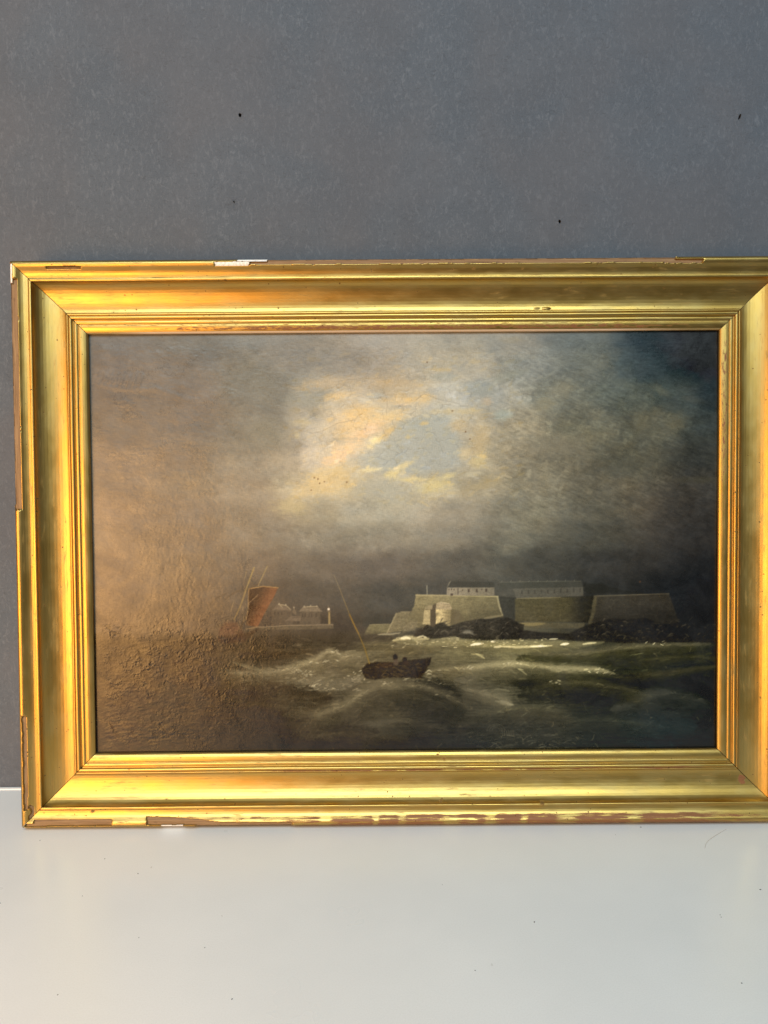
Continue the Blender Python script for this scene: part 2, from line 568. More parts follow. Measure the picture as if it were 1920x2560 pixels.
def build_rail(side):
    long = side in ('top', 'bottom')
    L = (WO if long else HO)
    NA = 800 if long else 560
    t = SEC[:, 0][:, None]
    n0 = SEC[:, 1][:, None]
    q = np.linspace(-1, 1, NA + 1)[None, :]
    half = L / 2 - t - 0.00035
    a = q * half
    t = np.broadcast_to(t, a.shape).copy()
    n = np.broadcast_to(n0, a.shape).copy()
    vis = (n0 > -0.0225) & np.ones_like(a, bool)
    cm = chips(side, a, t)
    cm[~vis] = 0
    # the mitres keep a strip of gilding
    wob = fbm(a * 25, t * 90, {'top': 1, 'bottom': 2, 'left': 3, 'right': 4}[side] * 10, 3)
    fine = fbm(a * 60, t * 1600, 5, 3)
    n = n + vis * (0.00010 * wob)
    depth = np.where(cm == 1, 0.0016 + 0.00025 * fine, np.where(cm > 1, 0.0006, 0.0))
    lip = (cm == 1) & (t < 0.0066)
    n = np.where(lip, np.minimum(n - 0.0003, -0.0023 + 0.00022 * fine - 0.04 * t), n - depth)
    t_geo = t + np.where((cm == 1) & (t < 0.0012), 0.0009, 0.0)
    if side == 'top':           # a hardened drip on the scoop
        r = np.hypot((a - 0.1345) / 0.0055, (t - 0.0440) / 0.0016)
        n += 0.0013 * sstep(1.0, 0.2, r)
        r = np.hypot((a - 0.1255) / 0.0050, (t - 0.0438) / 0.0011)
        n += 0.0006 * sstep(1.0, 0.2, r)
    b, d = wear_of(side, a, t)
    if side in ('top', 'bottom'):
        X = a
        Y = (HO / 2 - t_geo) if side == 'top' else (-HO / 2 + t_geo)
    else:
        Y = a
        X = (-WO / 2 + t_geo) if side == 'left' else (WO / 2 - t_geo)
    wv = 0.00035 * fbm(a * 5.0, a * 0 + {'top': 1.3, 'bottom': 2.3, 'left': 3.3, 'right': 4.3}[side], 17, 3) * sstep(0, 0.05, L / 2 - np.abs(a))
    wv = wv * sstep(0.0, 0.004, t) * (n > -0.0222)
    if side in ('top', 'bottom'):
        Y = Y + wv
    else:
        X = X + wv
    V = loc(X, Y, n).reshape(-1, 3)
    nt, na = a.shape
    I = np.arange(nt * na).reshape(nt, na)
    # close the section behind as well
    rows = np.arange(nt)
    nxt = np.roll(rows, -1)
    Q = np.stack([I[rows][:, :-1], I[rows][:, 1:], I[nxt][:, 1:], I[nxt][:, :-1]], -1).reshape(-1, 4)
    if side in ('top', 'right'):
        Q = Q[:, ::-1]
    if side in ('left', 'right'):
        Q = Q[:, ::-1]
    ids = cm.reshape(-1)[Q]
    same = (ids == ids[:, :1]).all(1)
    fid = np.where(same, ids[:, 0], 0)
    smooth = same.copy()
    wear = np.zeros((nt * na, 4), dtype=np.float32)
    wear[:, 0] = np.clip(b, 0, 1.3).ravel()
    wear[:, 2] = np.clip(d, 0, 1).ravel()
    if side == 'top':
        g_ = sstep(0.0628, 0.0632, t) * np.interp(a, [-0.28, -0.24, 0.2, 0.27], [0.2, 0.95, 0.95, 0.2])  # gesso on the sight bevel, painted pale for the bounce off the table
        wear[:, 1] = np.clip(g_, 0, 1).ravel()
    # broken edge of the ground under the leaf
    edge = np.zeros(nt * na, bool)
    mixed = Q[~same].ravel()
    edge[mixed] = True
    wear[edge & (cm.ravel() > 0), 2] = 0.85
    wear[:, 3] = 1
    uv = np.stack([a.ravel() + {'top': 0, 'bottom': 3.1, 'left': 6.7, 'right': 9.3}[side], t.ravel()], -1).astype(np.float32)
    rail = None

    def part(name, fmask, mat, parent, sm):
        qq = Q[fmask]
        used = np.unique(qq)
        remap = np.zeros(nt * na, dtype=np.int32)
        remap[used] = np.arange(len(used))
        o = mesh_from(name, V[used], remap[qq], mat, parent, sm)
        me = o.data
        at = me.attributes.new('wear', 'FLOAT_COLOR', 'POINT')
        at.data.foreach_set('color', wear[used].ravel())
        ul = me.uv_layers.new(name='UVMap')
        li = np.zeros(len(me.loops), dtype=np.int32)
        me.loops.foreach_get('vertex_index', li)
        ul.data.foreach_set('uv', uv[used][li].ravel())
        return o
    rail = part('frame_rail', fid == 0, M_GOLD, pic, smooth[fid == 0])
    # mitre faces
    for e in (0, -1):
        ring = V.reshape(nt, na, 3)[:, e]
        poly_mesh('mitre_end', ring, [tuple(range(nt))], M_WOOD, rail)
    grid = fid.reshape(nt, na - 1)

    def pieces(mask):
        left = mask.copy()
        out = []
        while left.any():
            j, i = np.argwhere(left)[0]
            st = [(int(j), int(i))]
            left[j, i] = False
            comp = np.zeros_like(mask)
            while st:
                j, i = st.pop()
                comp[j, i] = True
                for dj in (-1, 0, 1):
                    for di in (-1, 0, 1):
                        y, x = j + dj, i + di
                        if 0 <= y < mask.shape[0] and 0 <= x < mask.shape[1] and left[y, x]:
                            left[y, x] = False
                            st.append((y, x))
            out.append(comp)
        return out
    for k in np.unique(grid):
        if k == 0:
            continue
        for comp in pieces(grid == k):
            part('bare_wood' if k == 1 else 'gesso_patch', comp.reshape(-1), M_WOOD if k == 1 else M_GESSO, rail, True)
    return rail


RAILS = {s: build_rail(s) for s in ('top', 'bottom', 'left', 'right')}
RAILS['top']['label'] = 'gilt top rail with its lip broken away to bare wood'
RAILS['bottom']['label'] = 'gilt bottom rail rubbed through to red along its edge'
RAILS['left']['label'] = 'gilt left rail with a long chipped outer edge'

# ------------------------------------------------------------------ the painted canvas
# The picture is painted in numpy on a flat sheet in "sketch units"; SK maps canvas metres to those units.
SK = np.array([[2.24650053e+03 * 1.157324, -4.94384180e+01 * 1.157324, 8.75066548e+02 * 1.157324],
               [-1.26986960e+01 * 1.157324, -2.28671790e+03 * 1.157324, 1.17332712e+03 * 1.157324],
               [3.488e-03, -3.9855e-02, 1.0]])
GAIN = 0.91         # how much light a white canvas sends back in this room
PX0, PY0, PX1, PY1, PR = 190.0, 800.0, 1835.0, 1915.0, 1.5
GW, GH = int((PX1 - PX0) / PR), int((PY1 - PY0) / PR)
gx = PX0 + (np.arange(GW) + 0.5) * PR
gy = PY0 + (np.arange(GH) + 0.5) * PR
GX, GY = np.meshgrid(gx, gy)


class Sheet:
    def __init__(self, col):
        self.c = col            # GH, GW, 3 in display values
        self.h = np.zeros((GH, GW))

    def win(self, x0, y0, x1, y1):
        i0 = max(0, int((x0 - PX0) / PR) - 1); i1 = min(GW, int((x1 - PX0) / PR) + 2)
        j0 = max(0, int((y0 - PY0) / PR) - 1); j1 = min(GH, int((y1 - PY0) / PR) + 2)
        return (slice(j0, max(j0, j1)), slice(i0, max(i0, i1)))

    def put(self, s, a, col):
        self.c[s] = self.c[s] * (1 - a[..., None]) + np.asarray(col, float) * a[..., None]


def zoomed(x0, y0, k):
    return lambda pts: [(x0 + x / k, y0 + y / k) for x, y in pts]


NZ1 = fbm(GX / 26, GY / 20, 11, 5, 0.6)
NZ2 = fbm(GX / 9, GY / 7, 23, 4, 0.6)
NZ3 = fbm(GX / 60, GY / 22, 37, 5, 0.6)
NZF = fbm(GX / 3.2, GY / 3.2, 41, 2, 0.6)
BR1 = fbm(GX / 40 + 0.5 * NZ3, GY / 5, 53, 4, 0.65)       # horizontal brush marks
BR2 = fbm((GX + GY * 0.6) / 34, (GY - GX * 0.45) / 6, 59, 4, 0.65)   # slanting brush marks


def blob(S_, cx, cy, rx, ry, ang, col, al=0.8, soft=0.6, rough=0.35, nz=None):
    R_ = max(rx, ry) * 1.7
    s = S_.win(cx - R_, cy - R_, cx + R_, cy + R_)
    if GX[s].size == 0: return
    ca, sa = math.cos(math.radians(ang)), math.sin(math.radians(ang))
    dx, dy = GX[s] - cx, GY[s] - cy
    u = (dx * ca + dy * sa) / rx; v = (-dx * sa + dy * ca) / ry
    d = np.hypot(u, v) + rough * (0.6 * NZ1[s] + 0.5 * NZ2[s] + 0.5 * BR1[s])
    S_.put(s, al * sstep(1.0 + soft * 0.5, 1.0 - soft, d), col)


def seg_dist(X, Y, pts):
    """distance to a polyline and the fraction along it"""
    best = np.full(X.shape, 1e9); par = np.zeros(X.shape)
    n = len(pts) - 1
    for i in range(n):
        (x0, y0), (x1, y1) = pts[i], pts[i + 1]
        dx, dy = x1 - x0, y1 - y0
        L2 = dx * dx + dy * dy + 1e-9
        t = np.clip(((X - x0) * dx + (Y - y0) * dy) / L2, 0, 1)
        d = np.hypot(X - x0 - t * dx, Y - y0 - t * dy)
        m = d < best
        best = np.where(m, d, best); par = np.where(m, (i + t) / n, par)
    return best, par


def stroke(S_, pts, wd, col, al=0.8, soft=0.5, rough=0.3, taper=True, col2=None, hgt=0.0):
    xs = [p[0] for p in pts]; ys = [p[1] for p in pts]
    m = wd * 2 + 3
    s = S_.win(min(xs) - m, min(ys) - m, max(xs) + m, max(ys) + m)
    if GX[s].size == 0: return
    d, t = seg_dist(GX[s], GY[s], pts)
    w_ = wd * 0.5 * (np.sqrt(np.clip(4 * t * (1 - t), 0, 1)) * 0.85 + 0.15 if taper else 1.0)
    dn = d / np.maximum(w_, 0.7) + rough * (NZ2[s] + BR1[s])
    a = al * sstep(1 + soft, 1 - soft, dn)
    c = np.asarray(col, float)
    if col2 is not None:
        c = c * (1 - t[..., None]) + np.asarray(col2, float) * t[..., None]
    S_.c[s] = S_.c[s] * (1 - a[..., None]) + c * a[..., None]
    if hgt: S_.h[s] += hgt * a


def poly(S_, pts, col, al=1.0, soft=1.6, rough=1.0, shade=None, tex=0.0):
    """filled outline with a slightly ragged painted edge"""
    xs = [p[0] for p in pts]; ys = [p[1] for p in pts]
    s = S_.win(min(xs) - 6, min(ys) - 6, max(xs) + 6, max(ys) + 6)
    X = GX[s] + rough * 1.2 * NZ2[s]; Y = GY[s] + rough * 1.2 * NZF[s]
    if X.size == 0: return
    inside = np.zeros(X.shape, bool); best = np.full(X.shape, 1e9)
    n = len(pts)
    for i in range(n):
        (x0, y0), (x1, y1) = pts[i], pts[(i + 1) % n]
        if y0 != y1:
            cr = ((y0 > Y) != (y1 > Y)) & (X < (x1 - x0) * (Y - y0) / (y1 - y0) + x0)
            inside ^= cr
        dx, dy = x1 - x0, y1 - y0
        t = np.clip(((X - x0) * dx + (Y - y0) * dy) / (dx * dx + dy * dy + 1e-9), 0, 1)
        best = np.minimum(best, np.hypot(X - x0 - t * dx, Y - y0 - t * dy))
    sd = np.where(inside, best, -best)
    a = al * sstep(-soft, soft, sd)
    c = np.ones(X.shape + (3,)) * np.asarray(col, float)
    if shade is not None:
        c = c * shade(GX[s], GY[s])[..., None]
    if tex:
        c = c * (1 + tex * (0.9 * NZ2[s] + 0.7 * NZF[s] + 0.6 * BR1[s]))[..., None]
    S_.c[s] = S_.c[s] * (1 - a[..., None]) + c * a[..., None]


# ---- ground tones: sky and sea, (x, y, r, g, b)
K = 1.157324
TONES = []


def row(y, *pts):
    for x, c in pts:
        TONES.append((x * K, y * K) + tuple(c))


row(735, (200, (84, 82, 78)), (400, (88, 86, 80)), (600, (106, 104, 98)), (800, (130, 126, 118)), (950, (138, 133, 124)), (1100, (120, 118, 112)), (1250, (80, 86, 88)), (1400, (42, 54, 64)), (1550, (18, 31, 43)))
row(790, (200, (86, 82, 77)), (400, (90, 86, 80)), (600, (104, 101, 94)), (750, (120, 116, 108)), (900, (150, 143, 130)), (1020, (148, 142, 130)), (1130, (118, 120, 116)), (1250, (90, 94, 92)), (1400, (48, 59, 66)), (1550, (22, 35, 46)))
row(850, (200, (84, 80, 75)), (400, (88, 83, 76)), (560, (102, 98, 90)), (680, (118, 116, 108)), (760, (158, 149, 132)), (880, (172, 160, 138)), (980, (158, 154, 144)), (1080, (138, 136, 128)), (1200, (100, 102, 95)), (1350, (78, 84, 82)), (1460, (54, 63, 66)), (1550, (32, 43, 50)))
row(920, (200, (86, 82, 76)), (400, (90, 85, 78)), (520, (98, 93, 85)), (600, (98, 94, 87)), (660, (138, 134, 126)), (740, (176, 164, 142)), (840, (180, 168, 142)), (940, (158, 158, 150)), (1030, (162, 152, 132)), (1100, (130, 125, 112)), (1250, (96, 96, 86)), (1400, (82, 84, 78)), (1550, (50, 57, 60)))
row(985, (200, (90, 84, 77)), (400, (94, 88, 80)), (530, (106, 100, 90)), (620, (118, 111, 100)), (680, (164, 154, 136)), (760, (170, 163, 146)), (860, (146, 150, 148)), (960, (148, 151, 148)), (1030, (160, 150, 128)), (1090, (124, 118, 104)), (1200, (104, 101, 90)), (1350, (84, 84, 76)), (1550, (58, 61, 60)))
row(1050, (200, (92, 86, 78)), (400, (94, 88, 78)), (540, (112, 104, 92)), (640, (134, 126, 108)), (740, (170, 158, 132)), (840, (164, 158, 142)), (940, (166, 158, 134)), (1040, (132, 126, 110)), (1150, (106, 103, 92)), (1300, (86, 84, 76)), (1550, (58, 59, 57)))
row(1105, (200, (92, 84, 76)), (400, (92, 85, 76)), (560, (108, 100, 88)), (680, (138, 130, 112)), (780, (144, 139, 126)), (880, (146, 141, 128)), (980, (122, 117, 104)), (1120, (98, 96, 86)), (1280, (76, 75, 69)), (1550, (52, 53, 52)))
row(1160, (200, (90, 82, 73)), (400, (88, 80, 70)), (560, (100, 93, 82)), (700, (114, 108, 96)), (830, (120, 115, 103)), (960, (110, 106, 95)), (1100, (90, 88, 80)), (1280, (64, 64, 60)), (1550, (46, 47, 47)))
row(1220, (200, (88, 78, 68)), (400, (84, 76, 65)), (560, (84, 77, 68)), (700, (84, 79, 71)), (850, (80, 76, 69)), (1000, (68, 66, 61)), (1150, (58, 57, 54)), (1300, (48, 48, 47)), (1550, (38, 40, 42)))
row(1290, (200, (88, 76, 64)), (400, (76, 67, 56)), (560, (66, 60, 52)), (700, (60, 57, 51)), (850, (56, 56, 52)), (1000, (54, 54, 51)), (1300, (42, 43, 42)), (1450, (34, 36, 38)), (1550, (27, 30, 35)))
row(1350, (200, (76, 64, 52)), (400, (68, 58, 47)), (560, (56, 50, 43)), (700, (48, 44, 38)), (850, (44, 43, 38)), (1000, (58, 57, 48)), (1300, (40, 40, 36)), (1550, (26, 28, 28)))
row(1400, (200, (62, 51, 39)), (400, (60, 51, 39)), (560, (60, 54, 43)), (700, (58, 54, 43)), (850, (82, 78, 61)), (980, (98, 95, 74)), (1100, (92, 90, 71)), (1220, (66, 65, 53)), (1350, (46, 46, 38)), (1550, (28, 30, 26)))
row(1450, (200, (66, 54, 40)), (400, (58, 49, 37)), (540, (74, 70, 57)), (680, (92, 88, 72)), (800, (84, 80, 64)), (950, (80, 77, 61)), (1050, (78, 76, 62)), (1200, (50, 50, 38)), (1350, (38, 39, 30)), (1550, (26, 28, 24)))
row(1500, (200, (58, 47, 34)), (400, (46, 39, 29)), (540, (60, 56, 46)), (640, (86, 84, 71)), (750, (68, 65, 53)), (880, (66, 64, 52)), (960, (52, 51, 43)), (1060, (72, 71, 61)), (1150, (52, 52, 44)), (1300, (29, 30, 24)), (1450, (28, 30, 27)), (1550, (24, 26, 25)))
row(1550, (200, (54, 44, 32)), (400, (44, 38, 29)), (560, (44, 40, 31)), (700, (58, 55, 44)), (830, (64, 62, 50)), (950, (42, 42, 37)), (1060, (52, 52, 46)), (1160, (48, 48, 42)), (1300, (31, 33, 30)), (1430, (38, 40, 39)), (1550, (23, 26, 25)))
row(1620, (200, (48, 39, 28)), (400, (40, 34, 26)), (560, (36, 32, 26)), (700, (34, 31, 26)), (880, (33, 32, 27)), (1000, (34, 35, 33)), (1150, (34, 35, 32)), (1300, (28, 31, 30)), (1430, (24, 31, 34)), (1550, (18, 22, 25)))
TN = np.array(TONES)


def ground():
    st = 6
    cx = GX[::st, ::st] ; cy = GY[::st, ::st]
    dx = 30 * NZ1[::st, ::st] + 26 * NZ3[::st, ::st]
    dy = 20 * fbm(cx / 40, cy / 30, 77, 4, 0.6)
    sea = sstep(1565, 1600, cy)
    X = cx + dx * (1 - 0.4 * sea); Y = cy + dy * (1 - 0.5 * sea)
    num = np.zeros(cx.shape + (3,)); den = np.zeros(cx.shape)
    for x, y, r, g, b in TN:
        d2 = ((X - x) / 1.35) ** 2 + ((Y - y) * 1.25) ** 2
        wgt = 1.0 / (d2 + 500.0) ** 2.1
        num += wgt[..., None] * np.array([r, g, b]); den += wgt
    small = num / den[..., None]
    # bilinear to the full sheet
    fx = np.clip(np.arange(GW) / st, 0, small.shape[1] - 1.001); fy = np.clip(np.arange(GH) / st, 0, small.shape[0] - 1.001)
    ix = fx.astype(int); iy = fy.astype(int)
    ux = (fx - ix)[None, :, None]; uy = (fy - iy)[:, None, None]
    A = small[iy][:, ix]; B = small[iy][:, ix + 1]; Cc = small[iy + 1][:, ix]; D = small[iy + 1][:, ix + 1]
    return (A * (1 - ux) + B * ux) * (1 - uy) + (Cc * (1 - ux) + D * ux) * uy


def paint_picture():
    P = Sheet(ground())
    r = np.random.default_rng(5)
    Z1 = zoomed(640, 900, 2.592)
    F_ = zoomed(880, 1420, 3.95)
    FR = zoomed(1250, 1420, 2.911)
    T_ = zoomed(520, 1400, 4.608)
    B_ = zoomed(700, 1420, 3.687)
    SL = zoomed(560, 1560, 2.592)
    SR = zoomed(1160, 1560, 2.592)

    def zb(Z, k, cx, cy, rx, ry, ang, col, al=0.75, soft=0.6, rough=0.4):
        (x, y), = Z([(cx, cy)])
        blob(P, x, y, rx / k, ry / k, ang, col, al, soft, rough)

    # ---- mottled brushwork of the sky
    skym = sstep(1600, 1560, GY)
    lum = 1 + skym * (0.075 * BR2 + 0.055 * NZ1 + 0.045 * NZ2 + 0.035 * BR1)
    rightm = sstep(1150, 1350, GX) * sstep(1450, 1200, GY) * sstep(830, 900, GY)
    lum += rightm * (0.20 * np.maximum(NZ1, 0) + 0.16 * BR2)
    bil = fbm((X_ := GX + 40 * NZ3) / 150, (GY + 30 * NZ1) / 70, 61, 5, 0.58)
    wsp = fbm((GX + 0.8 * GY + 25 * NZ1) / 70, (GY - 0.5 * GX + 18 * NZ3) / 26, 67, 5, 0.62)
    lum = lum + skym * (0.20 * bil + 0.10 * wsp * (0.5 + sstep(1050, 1300, GX)))
    P.c *= lum[..., None]
    warm = fbm(GX / 55, GY / 30, 91, 4, 0.6) * skym
    P.c *= 1 + 0.035 * warm[..., None] * np.array([1.0, 0.1, -1.3])
    # ---- the break in the clouds
    zb(Z1, 2.592, 110, 480, 190, 110, 0, (112, 106, 95), 0.75, 0.5)
    zb(Z1, 2.592, 200, 540, 110, 70, 20, (114, 108, 96), 0.6, 0.5)
    zb(Z1, 2.592, 320, 255, 150, 55, -5, (126, 124, 115), 0.7)
    zb(Z1, 2.592, 60, 200, 120, 90, 0, (114, 110, 101), 0.6)
    zb(Z1, 2.592, 400, 480, 130, 90, -20, (172, 164, 148), 0.6)
    zb(Z1, 2.592, 380, 620, 120, 50, -10, (176, 166, 147), 0.6)
    zb(Z1, 2.592, 800, 850, 240, 70, 0, (150, 146, 134), 0.6)
    poly(P, Z1([(960, 390), (1160, 350), (1250, 370), (1275, 440), (1330, 560), (1310, 660), (1240, 715), (1100, 738), (960, 728), (870, 700),
                (700, 690), (640, 640), (760, 590), (850, 510), (900, 430)]), (150, 152, 146), 0.85, 12, 9)
    zb(Z1, 2.592, 1150, 560, 150, 110, 0, (146, 148, 141), 0.5)
    zb(Z1, 2.592, 1040, 430, 110, 50, 0, (148, 152, 147), 0.6)
    for b in [(680, 340, 130, 48, -5, (199, 170, 118)), (850, 372, 125, 34, -14, (204, 178, 128)), (650, 430, 150, 62, -18, (204, 180, 138)),
              (735, 455, 110, 45, -25, (210, 180, 146)), (600, 565, 140, 52, -12, (205, 180, 144)), (530, 635, 120, 44, -28, (206, 176, 140)),
              (480, 740, 165, 62, -18, (186, 164, 118)), (390, 820, 160, 62, -20, (176, 155, 113)), (540, 800, 120, 70, -10, (178, 158, 118)),
              (520, 240, 90, 32, -14, (192, 165, 116)), (960, 265, 150, 28, 0, (200, 172, 124)), (1090, 248, 70, 32, 0, (196, 168, 120)),
              (450, 150, 220, 45, -8, (162, 144, 114)), (900, 150, 220, 36, 0, (168, 149, 118)), (770, 530, 60, 32, -30, (219, 203, 150)),
              (290, 405, 62, 30, 0, (176, 163, 125)), (265, 492, 22, 30, 0, (178, 165, 125)), (740, 714, 100, 17, -5, (206, 192, 146)),
              (885, 742, 60, 34, -15, (202, 184, 132)), (965, 685, 85, 24, -32, (204, 186, 134)), (1010, 776, 110, 14, 0, (194, 180, 134)),
              (1160, 812, 110, 46, -6, (193, 178, 126)), (1245, 752, 55, 22, -10, (197, 184, 136)), (1440, 655, 60, 50, -50, (182, 168, 124)),
              (1355, 605, 55, 46, -30, (190, 174, 140)), (1310, 420, 70, 44, -20, (178, 160, 128)), (1290, 335, 180, 22, 0, (182, 164, 126)),
              (1455, 520, 60, 130, 12, (166, 148, 114)), (1450, 820, 160, 45, -20, (144, 132, 104)), (855, 470, 62, 20, -40, (196, 168, 114)),
              (1090, 412, 34, 14, -10, (190, 165, 112)), (985, 500, 22, 14, 0, (180, 165, 120)), (930, 448, 16, 8, 0, (178, 162, 116)),
              (1180, 65, 90, 13, 0, (172, 154, 116)), (1500, 270, 40, 26, 0, (166, 146, 120)), (230, 950, 130, 60, 0, (152, 140, 108)),
              (480, 390, 30, 18, 0, (182, 160, 118))]:
        zb(Z1, 2.592, *b, al=0.72, soft=0.8, rough=0.95)
    for b in [(1270, 225, 42, 13, -38, (190, 186, 176)), (480, 557, 26, 9, -28, (216, 206, 182)), (525, 655, 30, 12, -30, (222, 200, 172)), (800, 705, 26, 8, -20, (216, 206, 176)),
              (905, 705, 24, 10, -30, (222, 202, 162)), (755, 518, 30, 18, -10, (224, 210, 166)), (950, 290, 46, 8, 0, (212, 190, 160)), (1000, 365, 24, 12, 0, (196, 186, 166)),
              (700, 265, 40, 18, 0, (184, 180, 168)), (1400, 740, 60, 22, -10, (176, 170, 148)), (820, 330, 50, 14, 0, (190, 178, 152)), (1260, 130, 60, 20, 0, (158, 152, 140))]:
        zb(Z1, 2.592, *b, al=0.6, soft=0.7, rough=0.8)
    zb(Z1, 2.592, 1210, 110, 90, 30, 0, (136, 138, 132), 0.6)
    zb(Z1, 2.592, 1450, 180, 120, 60, 0, (126, 128, 122), 0.6)
    zb(Z1, 2.592, 1600, 360, 60, 40, -10, (138, 146, 140), 0.7)
    zb(Z1, 2.592, 770, 230, 60, 20, 0, (158, 162, 160), 0.6)
    zb(Z1, 2.592, 255, 430, 90, 150, 10, (142, 134, 119), 0.5, 0.95, 0.9)
    zb(Z1, 2.592, 200, 640, 120, 70, -10, (150, 140, 121), 0.45, 0.95, 0.9)
    # loose dabs around the light and through the grey right-hand clouds
    for k in range(900):
        x = r.uniform(700, 1300); y = r.uniform(880, 1260)
        j, i = int((y - PY0) / PR), int((x - PX0) / PR)
        c = P.c[j, i] * r.uniform(0.90, 1.10) * (np.array((1.04, 1.0, 0.90)) if r.random() < 0.5 else np.array((0.98, 1.0, 1.05)))
        a = r.normal(-0.25, 0.35); L = r.uniform(6, 24)
        stroke(P, [(x, y), (x + L * math.cos(a), y + L * math.sin(a))], r.uniform(3, 9), c, 0.5, 0.7, 0.5)
    for k in range(650):
        x = r.uniform(1230, 1800); y = r.uniform(850, 1250)
        j, i = int((y - PY0) / PR), int((x - PX0) / PR)
        f = r.uniform(0.84, 1.26) if y > 900 + (x - 1230) * 0.15 else r.uniform(0.94, 1.08)
        c = P.c[j, i] * f
        a = r.normal(-0.7, 0.6); L = r.uniform(5, 20)
        stroke(P, [(x, y), (x + L * math.cos(a), y + L * math.sin(a))], r.uniform(3, 10), c, 0.5, 0.8, 0.6)
    for (x, y, rx, ry, a, c) in [(1400, 878, 60, 16, 10, (98, 102, 100)), (1460, 905, 50, 12, 20, (84, 88, 86)), (1400, 975, 40, 22, -20, (126, 122, 106)), (1360, 1010, 30, 22, 0, (124, 116, 92)),
                                 (1650, 975, 30, 12, 30, (92, 94, 86)), (1600, 1060, 20, 34, 10, (98, 96, 82)), (1690, 1050, 30, 24, 0, (86, 86, 76)), (1730, 1000, 30, 10, 10, (70, 74, 72)),
                                 (1270, 940, 50, 14, -15, (126, 128, 118)), (1280, 850, 30, 10, 0, (126, 118, 98)), (1400, 1110, 90, 26, -5, (112, 108, 96)), (1560, 1165, 60, 26, -10, (84, 86, 82)),
                                 (1750, 1200, 50, 10, 0, (72, 72, 60))]:
        blob(P, x, y, rx, ry, a, c, 0.5, 0.8, 0.7)
    # ---- far shore
    poly(P, T_([(1480, 620), (1540, 605), (1545, 740), (1660, 760), (1800, 770), (1800, 850), (1480, 830)]), (46, 42, 37), 0.7, 3)
    poly(P, F_([(105, 560), (112, 515), (150, 495), (395, 490), (420, 560), (105, 580)]), (46, 46, 41), 0.8, 3)
    poly(P, T_([(740, 580), (962, 578), (985, 748), (738, 752)]), (66, 59, 49), 0.9, 1.6, tex=0.15)
    poly(P, T_([(738, 582), (800, 520), (820, 508), (900, 522), (965, 582)]), (86, 77, 65), 0.9, 1.4, tex=0.2)
    poly(P, T_([(968, 602), (990, 545), (1020, 602), (1015, 642)]), (84, 75, 62), 0.9, 1.4)
    poly(P, T_([(1058, 590), (1292, 590), (1296, 742), (1058, 742)]), (72, 65, 54), 0.9, 1.6, tex=0.15)
    poly(P, T_([(1048, 592), (1100, 542), (1262, 534), (1318, 598)]), (98, 89, 74), 0.9, 1.4, tex=0.2)
    poly(P, T_([(895, 702), (960, 645), (1070, 650), (1065, 708)]), (84, 75, 63), 0.9, 1.4, tex=0.2)
    for x, y, w_, h_ in [(768, 618, 14, 34), (810, 615, 14, 34), (850, 615, 14, 34), (1090, 640, 11, 46), (1120, 640, 11, 46), (1165, 640, 11, 46), (1192, 640, 11, 46), (1246, 640, 11, 46)]:
        poly(P, T_([(x - w_ / 2, y - h_ / 2), (x + w_ / 2, y - h_ / 2), (x + w_ / 2, y + h_ / 2), (x - w_ / 2, y + h_ / 2)]), (46, 41, 35), 0.8, 1.0, 0.4)
    for pts in ([(1100, 542), (1180, 536), (1262, 534)], [(810, 512), (900, 522)], [(820, 508), (860, 550)], [(900, 524), (960, 580)]):
        stroke(P, T_(pts), 2.2, (134, 124, 98), 0.8, 0.5, 0.4)
    for x, y in ((820, 508), (895, 520), (1110, 538), (1182, 528), (1252, 534), (990, 550)):
        (cx, cy), = T_([(x, y)])
        blob(P, cx, cy, 2.2, 2.8, 0, (132, 124, 104), 0.8)
    poly(P, T_([(590, 778), (880, 755), (1440, 745), (1452, 792), (1200, 802), (590, 806)]), (74, 67, 53), 0.9, 1.6, tex=0.2)
    stroke(P, T_([(590, 778), (880, 757), (1440, 746)]), 2.4, (112, 101, 82), 0.8, 0.6, 0.4, False)
    poly(P, T_([(1386, 598), (1406, 598), (1410, 742), (1386, 742)]), (122, 106, 70), 0.95, 1.0, 0.4)
    poly(P, T_([(1370, 596), (1378, 545), (1400, 545), (1414, 596)]), (92, 82, 66), 0.9, 1.2, 0.4)
    (cx, cy), = T_([(1390, 568)])
    blob(P, cx, cy, 3.2, 3.0, 0, (214, 204, 186), 0.95, 0.5, 0.1)
    stroke(P, T_([(1384, 546), (1384, 520)]), 2, (98, 90, 74), 0.7)
    # ---- the fort
    lit = lambda X, Y: 1.06 - 0.20 * sstep(1100, 1250, X) - 0.20 * sstep(1500, 1545, Y)
    poly(P, F_([(170, 562), (385, 555), (352, 642), (120, 662)]), (92, 88, 64), 0.95, 1.6, tex=0.2)
    stroke(P, F_([(172, 562), (385, 556)]), 2.4, (120, 114, 86), 0.7)
    poly(P, F_([(438, 450), (480, 434), (578, 432), (540, 560), (500, 625), (340, 645), (400, 530)]), (96, 90, 68), 0.95, 1.6, tex=0.3)
    stroke(P, F_([(438, 450), (400, 530), (350, 635)]), 3.5, (132, 124, 94), 0.7, 0.6, 0.6, False)
    stroke(P, F_([(480, 436), (575, 434)]), 3.5, (118, 110, 84), 0.7)
    poly(P, F_([(1440, 282), (1700, 300), (1700, 540), (1480, 540)]), (44, 44, 39), 0.95, 2.5, tex=0.15)
    poly(P, F_([(632, 268), (1440, 282), (1465, 390), (1492, 475), (1480, 530), (1000, 570), (520, 602), (560, 480), (612, 380)]), (108, 101, 74), 0.96, 2.4, shade=lit, tex=0.22)
    stroke(P, F_([(632, 270), (900, 272), (1440, 284)]), 3.4, (158, 148, 110), 0.7, 0.6, 0.5, False)
    stroke(P, F_([(1436, 286), (1455, 380), (1485, 470)]), 4, (146, 138, 108), 0.7, 0.6, 0.6, False)
